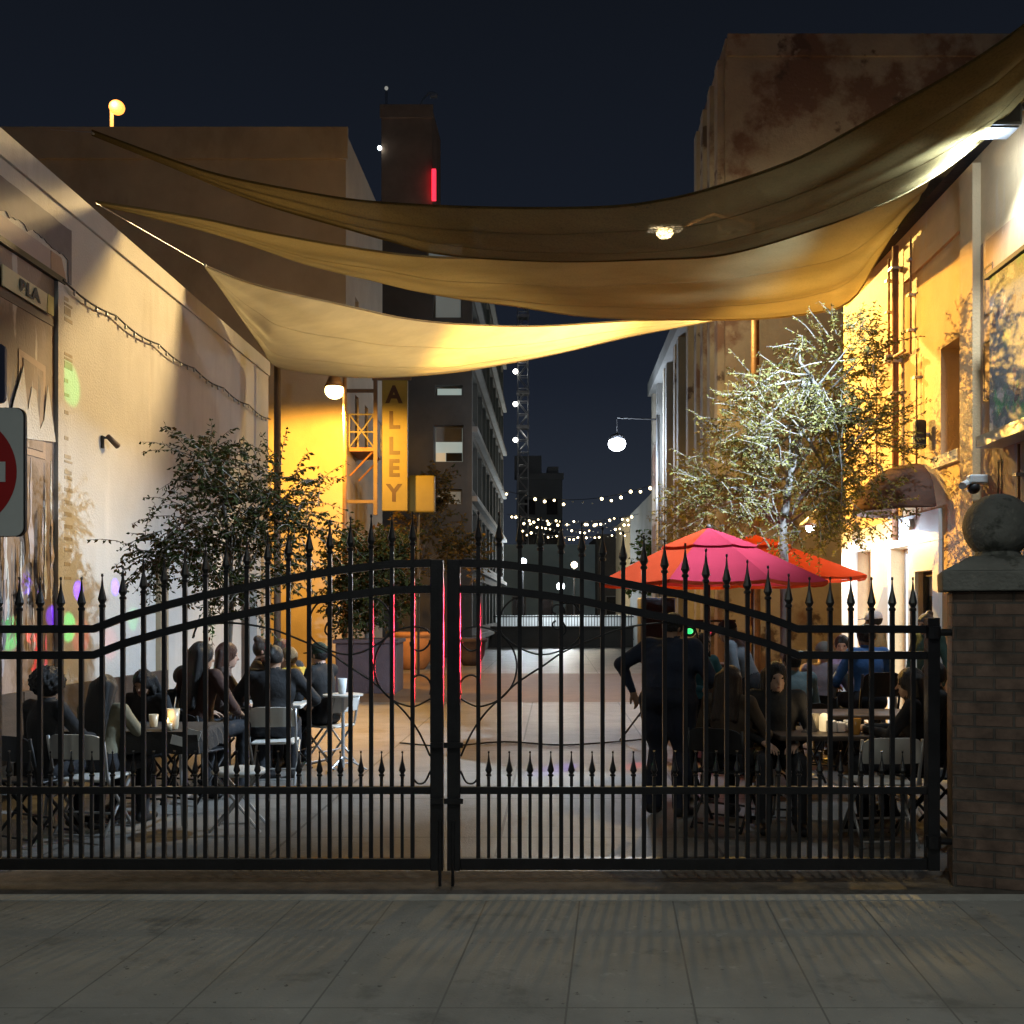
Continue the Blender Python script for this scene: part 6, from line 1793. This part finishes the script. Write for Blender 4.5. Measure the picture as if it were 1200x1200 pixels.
# dj table, controller and party lights
dx_, dy_ = px(822, 13.9), 13.9
table('dark equipment table of the disc jockey behind the teal shirt', dx_, dy_, 1.3, 0.6, 0.95, M['blackpl'])
B = thing('mixer', 'low black mixing console with a purple lit edge', 'mixer', (dx_ - .1, dy_, .953))
m_ = MB(); m_.bevelbox((dx_ - .12, dy_, .995), (.60, .36, .08), .01); m_.build('body', M['blackpl'], B)
m_ = MB(); m_.bevelbox((dx_ - .12, dy_ - .185, 1.0), (.56, .01, .03), .002); m_.build('light_strip', glow('purple_strip', (.30, .12, 1), 3), B)
for k in range(6):
    m_ = MB(); m_.tube([(dx_ - .34 + k * .09, dy_ - .05, 1.036), (dx_ - .34 + k * .09, dy_ - .05, 1.06)], .014, 8); m_.build('knob', M['galv'], B)
B = thing('light_stand', 'black T bar stand carrying four party lights over the equipment table', 'light stand', (px(820, 14.3), 14.3, 0))
lx0 = px(820, 14.3)
m_ = MB(); m_.tube([(lx0, 14.3, 0), (lx0, 14.3, 1.52)], .018, 8); m_.build('pole', M['blackpl'], B)
m_ = MB(); m_.tube([(lx0 - .5, 14.3, 1.52), (lx0 + .5, 14.3, 1.52)], .018, 8); m_.build('cross_bar', M['blackpl'], B)
for a in (30, 150, 270):
    m_ = MB(); m_.tube([(lx0, 14.3, .5), (lx0 + .42 * math.cos(R(a)), 14.3 + .42 * math.sin(R(a)), .012)], .012, 6); m_.build('leg', M['blackpl'], B)
pcol = [(0.12, 0.02, 1.0), (0.02, 1.0, 0.25), (1.0, 0.02, 0.05), (0.16, 0.05, 1)]
for k in range(4):
    lp = Vector((lx0 - .42 + .28 * k, 14.26, 1.40))
    m_ = MB(); m_.tube([lp, lp + Vector((-.03, -.14, -.02))], [.065, .08], 14); hs = m_.build('party_light', M['blackpl'], B)
    m_ = MB(); m_.ball(lp + Vector((-.032, -.142, -.02)), .05, 12, 8, .8); m_.build('lens', glow('party_lens', pcol[k], 1.2), hs, smooth=True)
def beam(k, tgt, power, ang, nm='party_beam'):
    lp = Vector((lx0 - .42 + .28 * k, 14.0, 1.37)); spot(nm, lp, tgt, power, pcol[k], ang, .5, .01)
for (u, v) in ((28, 684), (92, 692), (135, 688), (59, 722)):
    Y = YL(u); beam(0, (xL(Y), Y, ZV(v, Y)), 11000, 1.8)
for (u, v, pw) in ((8, 742, 7000), (80, 735, 3500), (156, 725, 1200)):
    Y = YL(u); beam(1, (xL(Y), Y, ZV(v, Y)), pw, 2.6)
for (u, v, pw) in ((35, 765, 7000), (129, 755, 900), (95, 745, 1200)):
    Y = YL(u); beam(2, (xL(Y), Y, ZV(v, Y)), pw, 3.2)
Y = YL(82); beam(1, (xL(Y), Y, ZV(450, Y)), 2600, 3.4)
beam(2, (-0.50, 6.25, 1.47), 9000, 5.6)
beam(0, (0.12, 6.25, 1.58), 15000, 4.0)
beam(0, (0.45, 10.8, 0.0), 1300, 6); beam(3, (-1.8, 12.2, 0.0), 700, 4); beam(2, (1.3, 11.0, 0), 700, 4)
# cables on the ground
B = thing('ground_cable', 'thin black cable snaking across the alley pavement to the tripod', 'cable', (0, 12.6, 0))
pts = [(1.9, 13.3, .012), (1.3, 12.9, .012), (.6, 12.6, .012), (-.1, 12.9, .012), (-.8, 12.5, .012), (-1.4, 12.8, .012)]
m_ = MB(); m_.tube([Vector((a, b, .012)) for a, b in smooth_pts([(p[0], p[1]) for p in pts], 6)], .011, 6); m_.build('cable', M['blackpl'], B, smooth=True)
